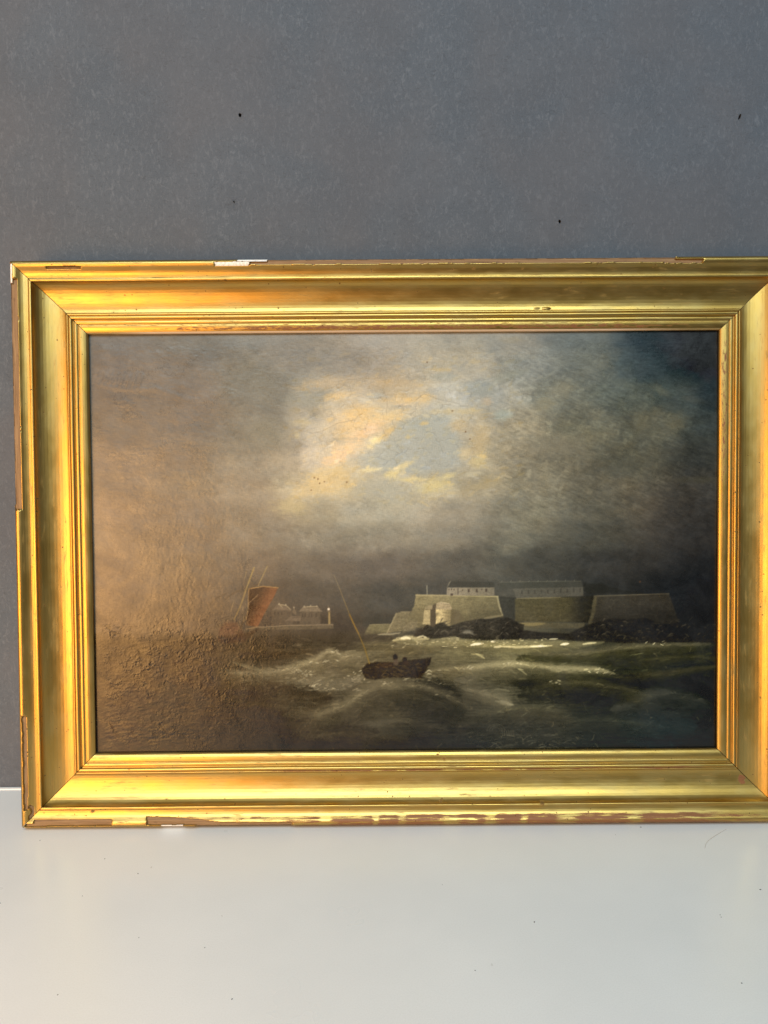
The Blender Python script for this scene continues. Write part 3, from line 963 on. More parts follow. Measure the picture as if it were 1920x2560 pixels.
    for k in range(110):
        x = r.uniform(600, 1450); y = r.uniform(290, 510)
        (a_, b_), = F_([(x, y)])
        f = r.uniform(0.78, 1.22)
        stroke(P, [(a_, b_), (a_ + r.uniform(2, 7), b_ + r.uniform(-0.5, 0.5))], r.uniform(1.4, 2.6), np.array((105, 99, 74)) * f * (1.06 - 0.2 * (x - 600) / 850), 0.35, 0.8)
    poly(P, F_([(975, 408), (1050, 420), (1110, 505), (1010, 560), (972, 562)]), (80, 73, 55), 0.85, 4)
    poly(P, F_([(770, 385), (832, 350), (828, 590), (768, 592)]), (68, 61, 49), 0.95, 1.8)
    poly(P, F_([(715, 418), (772, 414), (772, 565), (698, 558)]), (152, 140, 104), 0.95, 1.4, tex=0.2)
    poly(P, F_([(712, 412), (735, 380), (795, 368), (792, 410)]), (124, 114, 88), 0.95, 1.4, tex=0.25)
    rnd = lambda X, Y: 1.12 - 0.42 * sstep(1095, 1128, X)
    poly(P, F_([(828, 408), (976, 412), (970, 575), (828, 550)]), (164, 150, 110), 0.98, 1.4, shade=rnd, tex=0.22)
    poly(P, F_([(826, 408), (836, 352), (880, 340), (962, 350), (990, 402), (976, 414)]), (142, 129, 102), 0.95, 1.4, tex=0.3)
    stroke(P, F_([(838, 350), (880, 342), (960, 352)]), 2.5, (172, 160, 130), 0.7)
    for y in (440, 470, 500, 530):
        stroke(P, F_([(900 + r.uniform(-30, 20), y), (960, y + 4)]), 1.6, (92, 82, 60), 0.6)
    poly(P, F_([(935, 272), (938, 194), (1405, 192), (1406, 277)]), (116, 109, 94), 0.95, 1.6, 0.6, shade=lambda X, Y: 1.08 - 0.20 * sstep(1120, 1240, X), tex=0.18)
    poly(P, F_([(942, 194), (962, 146), (975, 132), (1400, 142), (1408, 194)]), (52, 51, 46), 0.9, 1.8, 0.6)
    stroke(P, F_([(942, 190), (962, 146), (976, 132)]), 2.2, (118, 114, 98), 0.7)
    for x, y, w_, h_ in [(958, 215, 11, 14), (982, 214, 11, 14), (1008, 216, 11, 14), (1092, 220, 9, 14), (1152, 226, 20, 32), (1232, 226, 20, 34), (1326, 222, 20, 32), (985, 264, 26, 24), (1280, 214, 10, 14), (1046, 232, 9, 60)]:
        poly(P, F_([(x - w_ / 2, y - h_ / 2), (x + w_ / 2, y - h_ / 2), (x + w_ / 2, y + h_ / 2), (x - w_ / 2, y + h_ / 2)]), (56, 48, 42), 0.85, 0.9, 0.3)
    stroke(P, F_([(740, 175), (742, 264)]), 2.0, (126, 124, 108), 0.8, 0.5, 0.1, False)
    poly(P, FR([(0, 105), (590, 96), (606, 140), (0, 152)]), (58, 58, 53), 0.95, 1.4, 0.6)
    poly(P, FR([(92, 152), (606, 140), (606, 206), (118, 222)]), (76, 74, 67), 0.95, 1.4, 0.6, tex=0.15)
    for k in range(10):
        x = 160 + k * 47; y = 178 - k * 1.6
        poly(P, FR([(x - 5, y - 14), (x + 5, y - 14), (x + 5, y + 14), (x - 5, y + 14)]), (52, 50, 46), 0.7, 1.2, 0.3)
    for k in range(9):
        x = 10 + k * 66
        stroke(P, FR([(x, 106 - k), (x + 6, 94 - k)]), 2.0, (96, 95, 86), 0.7)
    stroke(P, FR([(0, 106), (300, 100), (590, 96)]), 1.8, (92, 91, 82), 0.6, 0.6, 0.3, False)
    poly(P, FR([(606, 105), (680, 118), (735, 112), (800, 140), (900, 164), (1050, 186), (640, 188), (606, 165)]), (36, 36, 32), 0.9, 3, 2)
    poly(P, FR([(110, 228), (440, 215), (684, 203), (664, 330), (640, 396), (110, 390)]), (62, 58, 41), 0.92, 2.2, shade=lambda X, Y: 1.12 - 0.55 * sstep(1410, 1460, X), tex=0.25)
    stroke(P, FR([(120, 224), (440, 216)]), 3, (116, 108, 82), 0.8)
    poly(P, FR([(684, 204), (1230, 188), (1262, 280), (1300, 385), (1290, 424), (636, 424), (664, 330)]), (55, 52, 44), 0.94, 2.4, shade=lambda X, Y: 1.06 - 0.22 * sstep(1500, 1550, Y), tex=0.18)
    poly(P, FR([(682, 206), (706, 206), (690, 330), (664, 408), (640, 412), (664, 330)]), (84, 79, 58), 0.7, 2.6, tex=0.3)
    stroke(P, FR([(684, 205), (900, 199), (1230, 189)]), 2.5, (98, 93, 78), 0.8, 0.6, 0.3, False)
    poly(P, FR([(125, 396), (620, 402), (605, 442), (125, 436)]), (78, 74, 57), 0.9, 2.4, tex=0.2)
    stroke(P, FR([(130, 408), (240, 412), (330, 405)]), 8, (124, 113, 76), 0.75)
    for k in range(70):
        x = r.uniform(1030, 1690); y = r.uniform(1485, 1560)
        if x < 1060 and y < 1510: continue
        j, i = int((y - PY0) / PR), int((x - PX0) / PR)
        blob(P, x, y, r.uniform(4, 16), r.uniform(3, 9), r.uniform(-30, 30), P.c[j, i] * r.uniform(0.72, 1.2), 0.35, 0.9, 0.9)
    # ---- sea: broad waves
    seam = sstep(1572, 1600, GY)
    P.c *= (1 + seam * (0.12 * BR1 + 0.08 * NZ2 + 0.08 * NZ1))[..., None]
    sc_ = 1.0 + (GY - 1590).clip(0) / 130.0
    sw = fbm((GX + 30 * NZ3 + 0.35 * GY) / (58 * sc_), (GY + 7 * NZ1) / (11 * sc_), 71, 4, 0.55)
    ridge = 1 - np.abs(2.2 * sw).clip(0, 1)
    sw2 = fbm((GX - 0.6 * GY + 14 * NZ1) / (26 * sc_), (GY + 5 * NZ2) / (6.5 * sc_), 73, 4, 0.6)
    P.c *= (1 + seam * (0.24 * sw + 0.12 * (ridge ** 3 - 0.25) + 0.14 * sw2))[..., None]
    stroke(P, SL([(0, 60), (400, 70), (900, 80), (1100, 95)]), 26, (52, 47, 37), 0.6, 0.8)
    for pts, wd, col, al in [
        ([(60, 250), (250, 305), (400, 292), (560, 240), (680, 178), (740, 200), (900, 190), (1100, 180)], 15, (112, 108, 88), 0.75),
        ([(250, 320), (430, 312), (540, 345), (640, 400), (780, 395), (900, 345)], 30, (99, 96, 82), 0.7),
        ([(560, 260), (660, 210), (740, 230), (860, 260)], 26, (84, 80, 64), 0.6),
        ([(0, 450), (250, 410), (450, 445), (700, 480)], 34, (41, 37, 28), 0.75),
        ([(-250, 330), (0, 390), (200, 380), (420, 410)], 30, (52, 45, 34), 0.5),
        ([(380, 592), (600, 575), (780, 520), (900, 440), (1000, 392), (1120, 402)], 26, (92, 88, 72), 0.7),
        ([(760, 560), (860, 500), (960, 450), (1060, 430)], 34, (76, 73, 58), 0.6),
        ([(900, 650), (1000, 648), (1100, 622)], 18, (72, 71, 62), 0.55),
        ([(1240, 380), (1400, 430), (1540, 500)], 44, (34, 34, 29), 0.75),
        ([(1100, 500), (1300, 560), (1560, 570)], 40, (40, 41, 36), 0.6),
        ([(0, 640), (300, 620), (700, 690), (1000, 700)], 36, (34, 31, 24), 0.6),
        ([(1330, 300), (1500, 290), (1659, 275)], 16, (96, 92, 74), 0.6),
    ]:
        stroke(P, SL(pts), wd, col, al, 0.6, 0.9)
    for pts, wd, col, al in [
        ([(-40, 305), (40, 284), (140, 268), (240, 260), (380, 256), (600, 285), (850, 292), (980, 325)], 13, (112, 109, 90), 0.75),
        ([(-60, 360), (60, 420), (180, 480), (310, 525)], 42, (88, 86, 74), 0.65),
        ([(200, 500), (260, 512), (320, 525)], 8, (128, 126, 112), 0.7),
        ([(420, 300), (700, 300), (900, 310)], 20, (74, 73, 61), 0.6),
        ([(340, 235), (520, 205), (700, 245)], 26, (38, 38, 23), 0.75),
        ([(900, 260), (1250, 225), (1600, 190)], 26, (36, 36, 22), 0.7),
        ([(440, 195), (750, 198), (1100, 135), (1600, 128)], 20, (66, 64, 53), 0.6),
        ([(960, 345), (1300, 325), (1640, 275)], 16, (58, 56, 43), 0.6),
        ([(300, 380), (700, 400), (1000, 385), (1250, 370)], 44, (26, 26, 20), 0.75),
        ([(350, 470), (700, 480), (900, 470)], 34, (28, 28, 22), 0.65),
        ([(950, 560), (1080, 510), (1200, 455), (1340, 440)], 26, (56, 57, 54), 0.6),
        ([(300, 600), (480, 590), (620, 610)], 24, (54, 52, 45), 0.6),
        ([(1000, 650), (1200, 650), (1500, 660)], 60, (30, 38, 41), 0.6),
        ([(0, 680), (300, 690), (600, 700)], 36, (33, 34, 32), 0.5),
        ([(1400, 360), (1600, 420), (1620, 560)], 50, (22, 23, 20), 0.6),
    ]:
        stroke(P, SR(pts), wd, col, al, 0.6, 0.9)
    # drawn waves: a lit crest, its face and the dark trough under it
    def wave(pts, hgt, crest, face, trough, al=0.85, face2=None):
        xs = [p[0] for p in pts]; ys = [p[1] for p in pts]
        s = P.win(min(xs) - 20, min(ys) - 12, max(xs) + 20, max(ys) + hgt * 1.6)
        X_, Y_ = GX[s], GY[s]
        yc = np.interp(X_, xs, ys) + 2.2 * NZ1[s] + 1.2 * NZ2[s]
        t = (Y_ - yc) / (hgt * (1 + 0.35 * NZ3[s]))
        u = (X_ - xs[0]) / (xs[-1] - xs[0])
        ends = sstep(-0.02, 0.18, u) * sstep(1.02, 0.82, u)
        a = al * ends * sstep(-0.30, 0.16, t + 0.12 * BR1[s]) * sstep(1.25, 0.5, t) * (0.72 + 0.5 * NZ3[s]).clip(0.25, 1)
        tt = np.clip(t + 0.16 * BR1[s] + 0.10 * NZ2[s], 0, 1)[..., None]
        fc = np.asarray(face, float) if face2 is None else np.asarray(face, float) * (1 - u[..., None]) + np.asarray(face2, float) * u[..., None]
        k1 = sstep(0.02, 0.30, tt); k2 = sstep(0.35, 0.95, tt)
        c = np.asarray(crest, float) * (1 - k1) + fc * k1
        c = c * (1 - k2) + np.asarray(trough, float) * k2
        c = c * (1 + 0.16 * BR1[s] + 0.12 * NZ2[s] + 0.08 * NZF[s])[..., None]
        P.c[s] = P.c[s] * (1 - a[..., None]) + c * a[..., None]
        # broken light along the lip
        for q in range(int((xs[-1] - xs[0]) / 9)):
            x = r.uniform(xs[0], xs[-1])
            uu = (x - xs[0]) / (xs[-1] - xs[0])
            y = np.interp(x, xs, ys) + r.normal(2.5, 3.0)
            if math.sin(x / 17.0 + y / 9.0) + 0.6 * math.sin(x / 41.0) < 0.25:
                continue
            L = r.uniform(5, 16)
            y2 = np.interp(x + L, xs, ys) + r.normal(1.0, 1.2)
            stroke(P, [(x, y), (x + L, y2)], r.uniform(1.4, 3.0), np.asarray(crest, float) * r.uniform(0.8, 1.3), 0.5 * math.sin(math.pi * min(max(uu, 0.03), 0.97)) ** 0.6, 0.6, 0.4, hgt=0.25)
        # streaks down the face
        for q in range(int((xs[-1] - xs[0]) * hgt / 260)):
            x = r.uniform(xs[0], xs[-1]); d = r.uniform(0.1, 0.95)
            y = np.interp(x, xs, ys) + d * hgt
            sl = (np.interp(x + 12, xs, ys) - np.interp(x - 12, xs, ys)) / 24
            L = r.uniform(8, 26)
            j, i = min(GH - 1, int((y - PY0) / PR)), min(GW - 1, int((x - PX0) / PR))
            stroke(P, [(x, y), (x + L * 0.5, y + L * 0.5 * sl - 1.0), (x + L, y + L * sl)], r.uniform(1.4, 3.4), P.c[j, i] * r.uniform(0.72, 1.35), 0.55, 0.6, 0.4)
    wave([(1060, 1606), (1200, 1603), (1330, 1606), (1460, 1602)], 24, (112, 108, 84), (92, 87, 66), (74, 70, 52), 0.6)
    wave([(880, 1606), (960, 1612), (1040, 1616), (1120, 1612)], 26, (104, 98, 74), (86, 80, 58), (76, 70, 50), 0.6)
    wave([(1290, 1650), (1345, 1637), (1450, 1633), (1560, 1618), (1680, 1610), (1800, 1612)], 30, (86, 83, 66), (52, 51, 35), (40, 40, 27))
    wave([(560, 1622), (650, 1618), (720, 1626), (800, 1618)], 26, (82, 73, 55), (66, 57, 41), (56, 48, 34), 0.7)
    wave([(540, 1678), (637, 1682), (714, 1672), (776, 1653), (822, 1627), (850, 1638), (890, 1644), (935, 1636)], 46, (142, 136, 112), (104, 99, 80), (76, 71, 55))
    wave([(1055, 1682), (1100, 1672), (1150, 1668), (1210, 1664)], 24, (122, 117, 94), (92, 87, 68), (78, 74, 58), 0.75)
    wave([(1140, 1682), (1175, 1670), (1214, 1663), (1253, 1660), (1307, 1659), (1391, 1669), (1488, 1673), (1545, 1686)], 58, (132, 128, 106), (92, 89, 75), (34, 34, 26), 0.9, (40, 40, 27))
    wave([(1520, 1700), (1600, 1690), (1700, 1676), (1805, 1664)], 30, (52, 50, 38), (40, 39, 28), (29, 29, 21), 0.6)
    wave([(560, 1712), (640, 1720), (720, 1738), (790, 1742), (850, 1730)], 44, (66, 60, 46), (48, 43, 32), (42, 38, 28), 0.8)
    wave([(690, 1792), (791, 1783), (861, 1762), (907, 1731), (946, 1711), (990, 1714), (1042, 1708), (1100, 1727), (1154, 1754), (1200, 1780)], 74, (104, 100, 82), (74, 70, 55), (44, 42, 34), 0.8, (40, 40, 33))
    wave([(1150, 1716), (1190, 1726), (1240, 1744), (1290, 1764)], 40, (98, 95, 82), (68, 66, 56), (48, 47, 40), 0.75)
    wave([(1515, 1780), (1577, 1758), (1623, 1737), (1677, 1731), (1745, 1744), (1800, 1764)], 62, (58, 59, 54), (42, 44, 42), (26, 29, 29), 0.6)
    wave([(1236, 1796), (1322, 1785), (1400, 1793), (1460, 1806)], 34, (60, 58, 49), (44, 43, 37), (36, 36, 33), 0.55)
    wave([(870, 1812), (946, 1812), (995, 1800), (1060, 1806), (1120, 1822)], 32, (72, 70, 59), (50, 49, 41), (40, 40, 35), 0.6)
    wave([(480, 1800), (600, 1792), (700, 1806), (800, 1822)], 46, (60, 54, 42), (46, 41, 32), (40, 36, 28), 0.7)
    wave([(1320, 1716), (1400, 1703), (1480, 1706), (1560, 1720), (1630, 1738)], 44, (72, 70, 54), (46, 45, 32), (28, 28, 21), 0.75)
    wave([(1150, 1792), (1210, 1780), (1270, 1772), (1340, 1768), (1430, 1778)], 34, (78, 76, 62), (52, 51, 42), (38, 38, 32), 0.7)
    wave([(1400, 1806), (1480, 1796), (1560, 1800), (1640, 1814)], 38, (58, 60, 52), (42, 44, 39), (30, 32, 30), 0.7)
    wave([(1590, 1652), (1660, 1644), (1730, 1640), (1806, 1646)], 22, (66, 64, 48), (46, 45, 32), (36, 36, 26), 0.7)
    wave([(760, 1842), (850, 1832), (940, 1838), (1040, 1850)], 36, (66, 61, 48), (46, 42, 33), (36, 34, 27), 0.7)
    wave([(560, 1752), (640, 1760), (720, 1772), (800, 1776)], 34, (70, 63, 48), (50, 45, 34), (40, 36, 28), 0.7)
    wave([(1140, 1842), (1240, 1832), (1360, 1838), (1480, 1850)], 36, (50, 50, 45), (38, 39, 36), (30, 32, 31), 0.5)
    wave([(1560, 1824), (1650, 1812), (1740, 1822), (1810, 1836)], 44, (36, 42, 43), (30, 36, 37), (22, 27, 28), 0.5)
    # many small strokes that follow the swell
    for k in range(1300):
        x = r.uniform(225, 1805); y = 1590 + 305 * r.random() ** 1.15
        j, i = int((y - PY0) / PR), int((x - PX0) / PR)
        base = P.c[j, i]
        f = math.exp(r.normal(0.03, 0.20))
        sl = 0.35 * math.sin(x / 105 + y / 60) + r.normal(0, 0.18)
        L = r.uniform(6, 26)
        stroke(P, [(x, y), (x + L * 0.5, y + L * 0.5 * sl - 1), (x + L, y + L * sl)], r.uniform(1.6, 5), base * f, 0.55, 0.6, 0.5, hgt=0.10)
    # ---- rocks
    poly(P, F_([(600, 700), (690, 605), (745, 560), (800, 585), (850, 545), (900, 535), (960, 580), (1010, 560), (1080, 535), (1200, 512), (1420, 482), (1540, 500),
                (1600, 530), (1700, 560), (1700, 700), (1300, 715), (1020, 690), (760, 700)]), (38, 36, 30), 0.95, 2.2, 2.5, tex=0.5)
    poly(P, F_([(505, 600), (560, 540), (640, 525), (660, 560), (620, 620), (500, 640)]), (96, 90, 70), 0.8, 3, 2, tex=0.4)
    poly(P, F_([(590, 700), (640, 620), (740, 560), (745, 575), (690, 640), (620, 705)]), (46, 42, 34), 0.9, 1.6, tex=0.3)
    poly(P, FR([(0, 372), (60, 360), (130, 400), (145, 450), (300, 468), (500, 478), (600, 430), (740, 382), (830, 366), (930, 378), (1050, 364), (1180, 412), (1330, 404),
                (1480, 420), (1650, 430), (1650, 542), (900, 548), (500, 530), (380, 520), (0, 522)]), (33, 31, 26), 0.95, 2.4, 2.5, tex=0.5)
    for k in range(190):
        if r.random() < 0.4:
            (x, y), = F_([(r.uniform(640, 1650), r.uniform(540, 690))])
        else:
            (x, y), = FR([(r.uniform(560, 1580), r.uniform(380, 520))])
        a = r.normal(-0.35, 0.5); L = r.uniform(4, 14)
        c = np.array((76, 72, 61)) * r.uniform(0.45, 1.25)
        stroke(P, [(x, y), (x + L * 0.5 * math.cos(a), y + L * 0.5 * math.sin(a) - 1.5), (x + L * math.cos(a), y + L * math.sin(a))], r.uniform(1.5, 3.2), c, 0.6, 0.5, 0.4, hgt=0.2)
    stroke(P, F_([(1300, 500), (1400, 485), (1480, 470)]), 6, (118, 110, 84), 0.7)
    blob(P, 1168, 1580, 14, 6, 0, (106, 104, 92), 0.6)
    # ---- surf along the rocks
    for pts, wd, col, al in [
        ([(400, 720), (560, 690), (640, 705), (760, 700)], 11, (168, 162, 126), 0.8),
        ([(440, 735), (700, 745), (1000, 735), (1300, 760), (1659, 770)], 15, (122, 118, 90), 0.65),
        ([(640, 690), (700, 675), (740, 690)], 5, (196, 190, 156), 0.8),
        ([(480, 700), (540, 688), (580, 705)], 6, (214, 208, 176), 0.9),
        ([(880, 700), (1020, 690), (1060, 715)], 7, (134, 130, 102), 0.7),
        ([(1165, 765), (1230, 752), (1300, 745)], 5, (218, 212, 188), 0.9),
        ([(1370, 728), (1420, 730)], 4, (206, 200, 178), 0.9),
        ([(1400, 785), (1470, 780)], 5, (178, 172, 146), 0.8),
        ([(250, 660), (400, 655), (480, 640)], 5, (150, 144, 116), 0.7),
        ([(1100, 640), (1160, 635), (1200, 660)], 6, (112, 109, 96), 0.6),
    ]:
        stroke(P, F_(pts), wd, col, al, 0.7, 0.7, hgt=0.3)
    for pts, wd, col, al in [
        ([(0, 545), (200, 550), (380, 545), (560, 560), (760, 540)], 14, (98, 95, 76), 0.65),
        ([(0, 570), (120, 580), (260, 572), (380, 566)], 6, (176, 170, 142), 0.8),
        ([(220, 576), (290, 570), (340, 568)], 4, (214, 208, 182), 0.9),
        ([(440, 560), (500, 552)], 5, (206, 200, 176), 0.9),
        ([(600, 556), (650, 550), (700, 545)], 4, (168, 163, 138), 0.8),
        ([(360, 520), (420, 516)], 3, (170, 166, 146), 0.8),
        ([(0, 600), (300, 600), (500, 590)], 14, (92, 89, 68), 0.5),
    ]:
        stroke(P, FR(pts), wd, col, al, 0.7, 0.7, hgt=0.3)
    for k in range(120):
        (x, y), = F_([(r.uniform(380, 1900), r.uniform(690, 790))])
        L = r.uniform(2, 9)
        stroke(P, [(x, y), (x + L, y + r.uniform(-1.2, 1.0))], r.uniform(1.0, 2.6), np.array((186, 180, 148)) * r.uniform(0.5, 1.1), 0.7, 0.5, 0.4, hgt=0.3)
    # crests of the nearer waves
    for Z, cx, cy, sx, sy, n in ((SL, 520, 325, 50, 22, 14), (SL, 570, 402, 40, 14, 16), (SL, 660, 425, 70, 12, 12), (SL, 860, 335, 40, 22, 12), (SL, 1310, 320, 24, 26, 10), (SL, 700, 185, 50, 14, 10),
                                 (SL, 640, 245, 80, 24, 14), (SL, 905, 290, 14, 20, 8), (SL, 1030, 385, 60, 16, 10), (SL, 450, 300, 60, 20, 12), (SR, 30, 285, 50, 10, 14), (SR, 280, 258, 70, 6, 8),
                                 (SR, 860, 310, 70, 14, 12), (SR, 600, 380, 60, 20, 8), (SR, 1250, 130, 60, 10, 5), (SR, 720, 735, 60, 10, 6), (SR, 430, 770, 160, 30, 12), (SL, 860, 430, 20, 8, 5)):
        for q in range(n):
            (x, y), = Z([(cx + sx * r.normal(0, 0.55), cy + sy * r.normal(0, 0.55))])
            L = r.uniform(2.5, 9); a = r.normal(-0.15, 0.4)
            dim = 1.0 if y < 1770 else 0.5
            stroke(P, [(x, y), (x + L * math.cos(a), y + L * math.sin(a))], r.uniform(1.2, 2.8), np.array((168, 164, 142)) * r.uniform(0.6, 1.1) * dim, 0.65, 0.5, 0.3, hgt=0.35)
    for k in range(90):
        x = r.uniform(880, 1110); y = 1692 + 10 * r.normal() + 0.0002 * (x - 990) ** 2
        L = r.uniform(3, 10)
        stroke(P, [(x, y), (x + L, y + r.normal(0, 1.5))], r.uniform(1.2, 3.0), np.array((150, 146, 124)) * r.uniform(0.55, 1.1), 0.5, 0.6, 0.5, hgt=0.3)
    for k in range(150):
        x = r.uniform(600, 900); y = 1700 + 14 * r.normal() + 0.02 * (x - 700)
        L = r.uniform(3, 12)
        stroke(P, [(x, y), (x + L, y + r.normal(0, 2))], r.uniform(1.2, 3.2), np.array((142, 136, 114)) * r.uniform(0.55, 1.15), 0.4, 0.6, 0.5, hgt=0.3)
    # ---- the sailing boat under the glare
    poly(P, T_([(468, 335), (560, 318), (640, 305), (806, 322), (760, 430), (700, 530), (640, 640), (575, 772), (440, 752), (462, 560)]), (72, 46, 30), 0.9, 1.8, 0.7,
         shade=lambda X, Y: 0.48 + 0.85 * sstep(645, 692, X + 0.5 * (Y - 1470)), tex=0.25)
    poly(P, T_([(130, 800), (200, 720), (330, 720), (380, 790), (420, 860), (420, 940), (200, 960), (120, 930)]), (74, 48, 36), 0.6, 5, 3, tex=0.5)
    poly(P, T_([(140, 890), (420, 850), (560, 800), (600, 790), (430, 930), (150, 960)]), (42, 31, 23), 0.75, 3, 2)
    stroke(P, T_([(470, 335), (640, 306), (808, 322)]), 2.6, (136, 108, 66), 0.8, 0.5, 0.3, False)
    stroke(P, T_([(532, 88), (450, 310), (380, 520), (300, 690)]), 3.4, (128, 112, 72), 0.9, 0.4, 0.3, False, (92, 78, 50))
    stroke(P, T_([(682, 75), (630, 190), (578, 300)]), 2.8, (118, 104, 72), 0.85, 0.4, 0.3, False)
    stroke(P, T_([(445, 128), (425, 215)]), 2, (112, 98, 72), 0.7)
    stroke(P, T_([(590, 278), (540, 300), (460, 338)]), 3, (66, 54, 40), 0.8)
    stroke(P, T_([(0, 540), (100, 440), (220, 382)]), 3, (60, 50, 38), 0.6)
    stroke(P, T_([(180, 470), (300, 380), (380, 345)]), 3, (62, 52, 40), 0.55)
    stroke(P, T_([(470, 345), (462, 560), (440, 690)]), 2.6, (120, 98, 66), 0.7, 0.5, 0.3, False)
    stroke(P, T_([(440, 640), (390, 750), (350, 840)]), 4, (52, 42, 30), 0.85, 0.5, 0.3, False)
    stroke(P, T_([(300, 470), (260, 600)]), 2, (120, 104, 72), 0.6)
    stroke(P, T_([(470, 500), (580, 400)]), 2, (134, 112, 84), 0.6)
    stroke(P, T_([(430, 800), (580, 772), (600, 768)]), 2.4, (126, 106, 74), 0.7)
    for k in range(26):
        (x, y), = T_([(r.uniform(390, 470), r.uniform(480, 720))])
        stroke(P, [(x, y), (x + r.uniform(-3, 3), y + r.uniform(3, 9))], 1.6, np.array((128, 112, 82)) * r.uniform(0.5, 1.1), 0.6)
    # ---- the rowing boat
    poly(P, B_([(755, 930), (800, 882), (900, 868), (1040, 872), (1140, 862), (1200, 850), (1395, 826), (1382, 880), (1340, 960), (1300, 1022), (1150, 1012), (1000, 1012), (880, 1032), (790, 1022), (760, 970)]),
         (42, 37, 26), 0.95, 1.8, 2.2, tex=0.6)
    poly(P, B_([(880, 895), (960, 872), (1045, 874), (1052, 910), (900, 935)]), (60, 47, 32), 0.65, 3.0, 2, tex=0.5)
    for cx, cy, rx, ry, c in ((1063, 826, 20, 24, (32, 25, 19)), (1068, 872, 22, 26, (78, 70, 60)), (1150, 848, 20, 22, (36, 28, 21)), (1165, 880, 24, 18, (52, 43, 33)), (1062, 803, 9, 6, (30, 24, 18))):
        (x, y), = B_([(cx, cy)])
        blob(P, x, y, rx / 3.0, ry / 3.0, 0, c, 0.95, 0.35, 0.2)
    stroke(P, B_([(1220, 850), (1255, 930), (1275, 1010)]), 4, (30, 22, 18), 0.85)
    for k in range(46):
        (x, y), = B_([(r.uniform(770, 1340), r.uniform(880, 1010))])
        a = r.normal(0.2, 0.6); L = r.uniform(4, 14)
        stroke(P, [(x, y), (x + L * 0.5, y + L * 0.5 * a + r.uniform(-1.5, 1.5)), (x + L, y + L * a)], 1.5, np.array((98, 86, 62)) * r.uniform(0.5, 1.15), 0.65, hgt=0.4)
    stroke(P, B_([(500, 70), (560, 220), (640, 430)]), 1.7, (112, 104, 88), 0.75, 0.4, 0.1, False, (110, 92, 48))
    stroke(P, B_([(640, 430), (690, 540), (725, 610)]), 3.4, (104, 80, 32), 0.9, 0.4, 0.1, False, (112, 90, 40))
    stroke(P, B_([(725, 610), (780, 740), (825, 885)]), 2.8, (98, 82, 42), 0.85, 0.4, 0.1, False, (122, 106, 58))
    # scratched marks along the foot of the picture
    for k in range(46):
        x = r.uniform(1180, 1420); y = r.uniform(1835, 1875)
        a = r.normal(-0.1, 0.4); L = r.uniform(8, 26)
        stroke(P, [(x, y), (x + L * 0.5, y + L * 0.5 * a - 2), (x + L, y + L * a)], 1.5, np.array((74, 74, 66)) * r.uniform(0.6, 1.2), 0.6, hgt=0.3)
    for rad in (10, 16, 22):
        pts = [(1240 + rad * math.cos(q), 1826 + rad * 0.7 * math.sin(q)) for q in np.linspace(3.0, 6.6, 9)]
        stroke(P, pts, 1.5, (72, 71, 62), 0.6, taper=False)
    for q in range(6):
        stroke(P, [(1254 + q * 5.5, 1826), (1256 + q * 5.5, 1834), (1257 + q * 5.5, 1840)], 1.5, (74, 73, 64), 0.6)
    for q in range(9):
        x = 748 + q * 9 + r.uniform(-2, 2)
        stroke(P, [(x, 1852 - r.uniform(0, 6)), (x + 4, 1842 - r.uniform(0, 6)), (x + 8, 1850 - r.uniform(0, 4))], 1.5, (66, 63, 54), 0.55)
    for q in range(5):
        x = 730 + q * 13
        stroke(P, [(x, 1840), (x + 14, 1822), (x + 26, 1806 - q)], 1.3, (70, 66, 54), 0.5)
    # fly spots
    for x, y in ((786, 1195), (795, 1198), (799, 1209), (811, 1205), (867, 1206), (778, 1226), (1131, 1028), (1164, 1080), (1068, 906), (1175, 1098), (1600, 1455)):
        blob(P, x, y, 2.2, 2.2, 0, (92, 66, 44), 0.85, 0.4, 0.1)

    # ---- age: cracks, cupping and creases (relief) -------------------------------------------------
    X, Y = GX, GY
    wx = X + 9 * NZ1 + 3 * NZ2; wy = Y + 9 * NZ3 + 3 * NZ2
    H = P.h * 0.0
    c1 = worley_edge(wx / 34, wy / 27, 101)
    c2 = worley_edge(wx / 17, wy / 13, 102)
    c3 = worley_edge(wx / 70, wy / 46, 103)
    seal = sstep(1510, 1590, Y)
    left = sstep(760, 480, X)
    crackS = np.exp(-(c2 / 0.06) ** 2) * seal * (0.25 + 0.75 * sstep(900, 520, X)) * sstep(-0.25, 0.2, fbm(X / 60, Y / 45, 111, 3))
    midl = np.exp(-((X - 980) / 300) ** 2 - ((Y - 1060) / 170) ** 2)
    crackM = np.exp(-(c1 / 0.045) ** 2) * midl * sstep(-0.2, 0.15, fbm(X / 50, Y / 40, 112, 3))
    crackB = np.exp(-(c3 / 0.022) ** 2) * (0.8 * midl + 0.5 * seal) * sstep(0.0, 0.2, fbm(X / 90, Y / 60, 113, 3))
    # dark lines in the light sky, pale dusty lines over the dark
    Lm = P.c.mean(-1)
    pale = sstep(110, 60, Lm)
    dark_a = 0.26 * np.clip(crackM + crackB, 0, 1) * (1 - pale)
    P.c = P.c * (1 - dark_a[..., None] * 0.55)
    pl = np.clip(0.30 * crackS * sstep(620, 480, Y * 0 + np.abs(X - 700)) * 1.0 + 0.35 * crackB * seal, 0, 1)
    P.c = P.c + (pl * pale)[..., None] * np.array((46, 43, 34))
    rightw = sstep(1400, 1440, X) * sstep(1490, 1500, Y) * sstep(1580, 1560, Y)
    P.c = P.c + (np.exp(-(c1 / 0.035) ** 2) * rightw * 0.14)[..., None] * np.array((60, 58, 52))
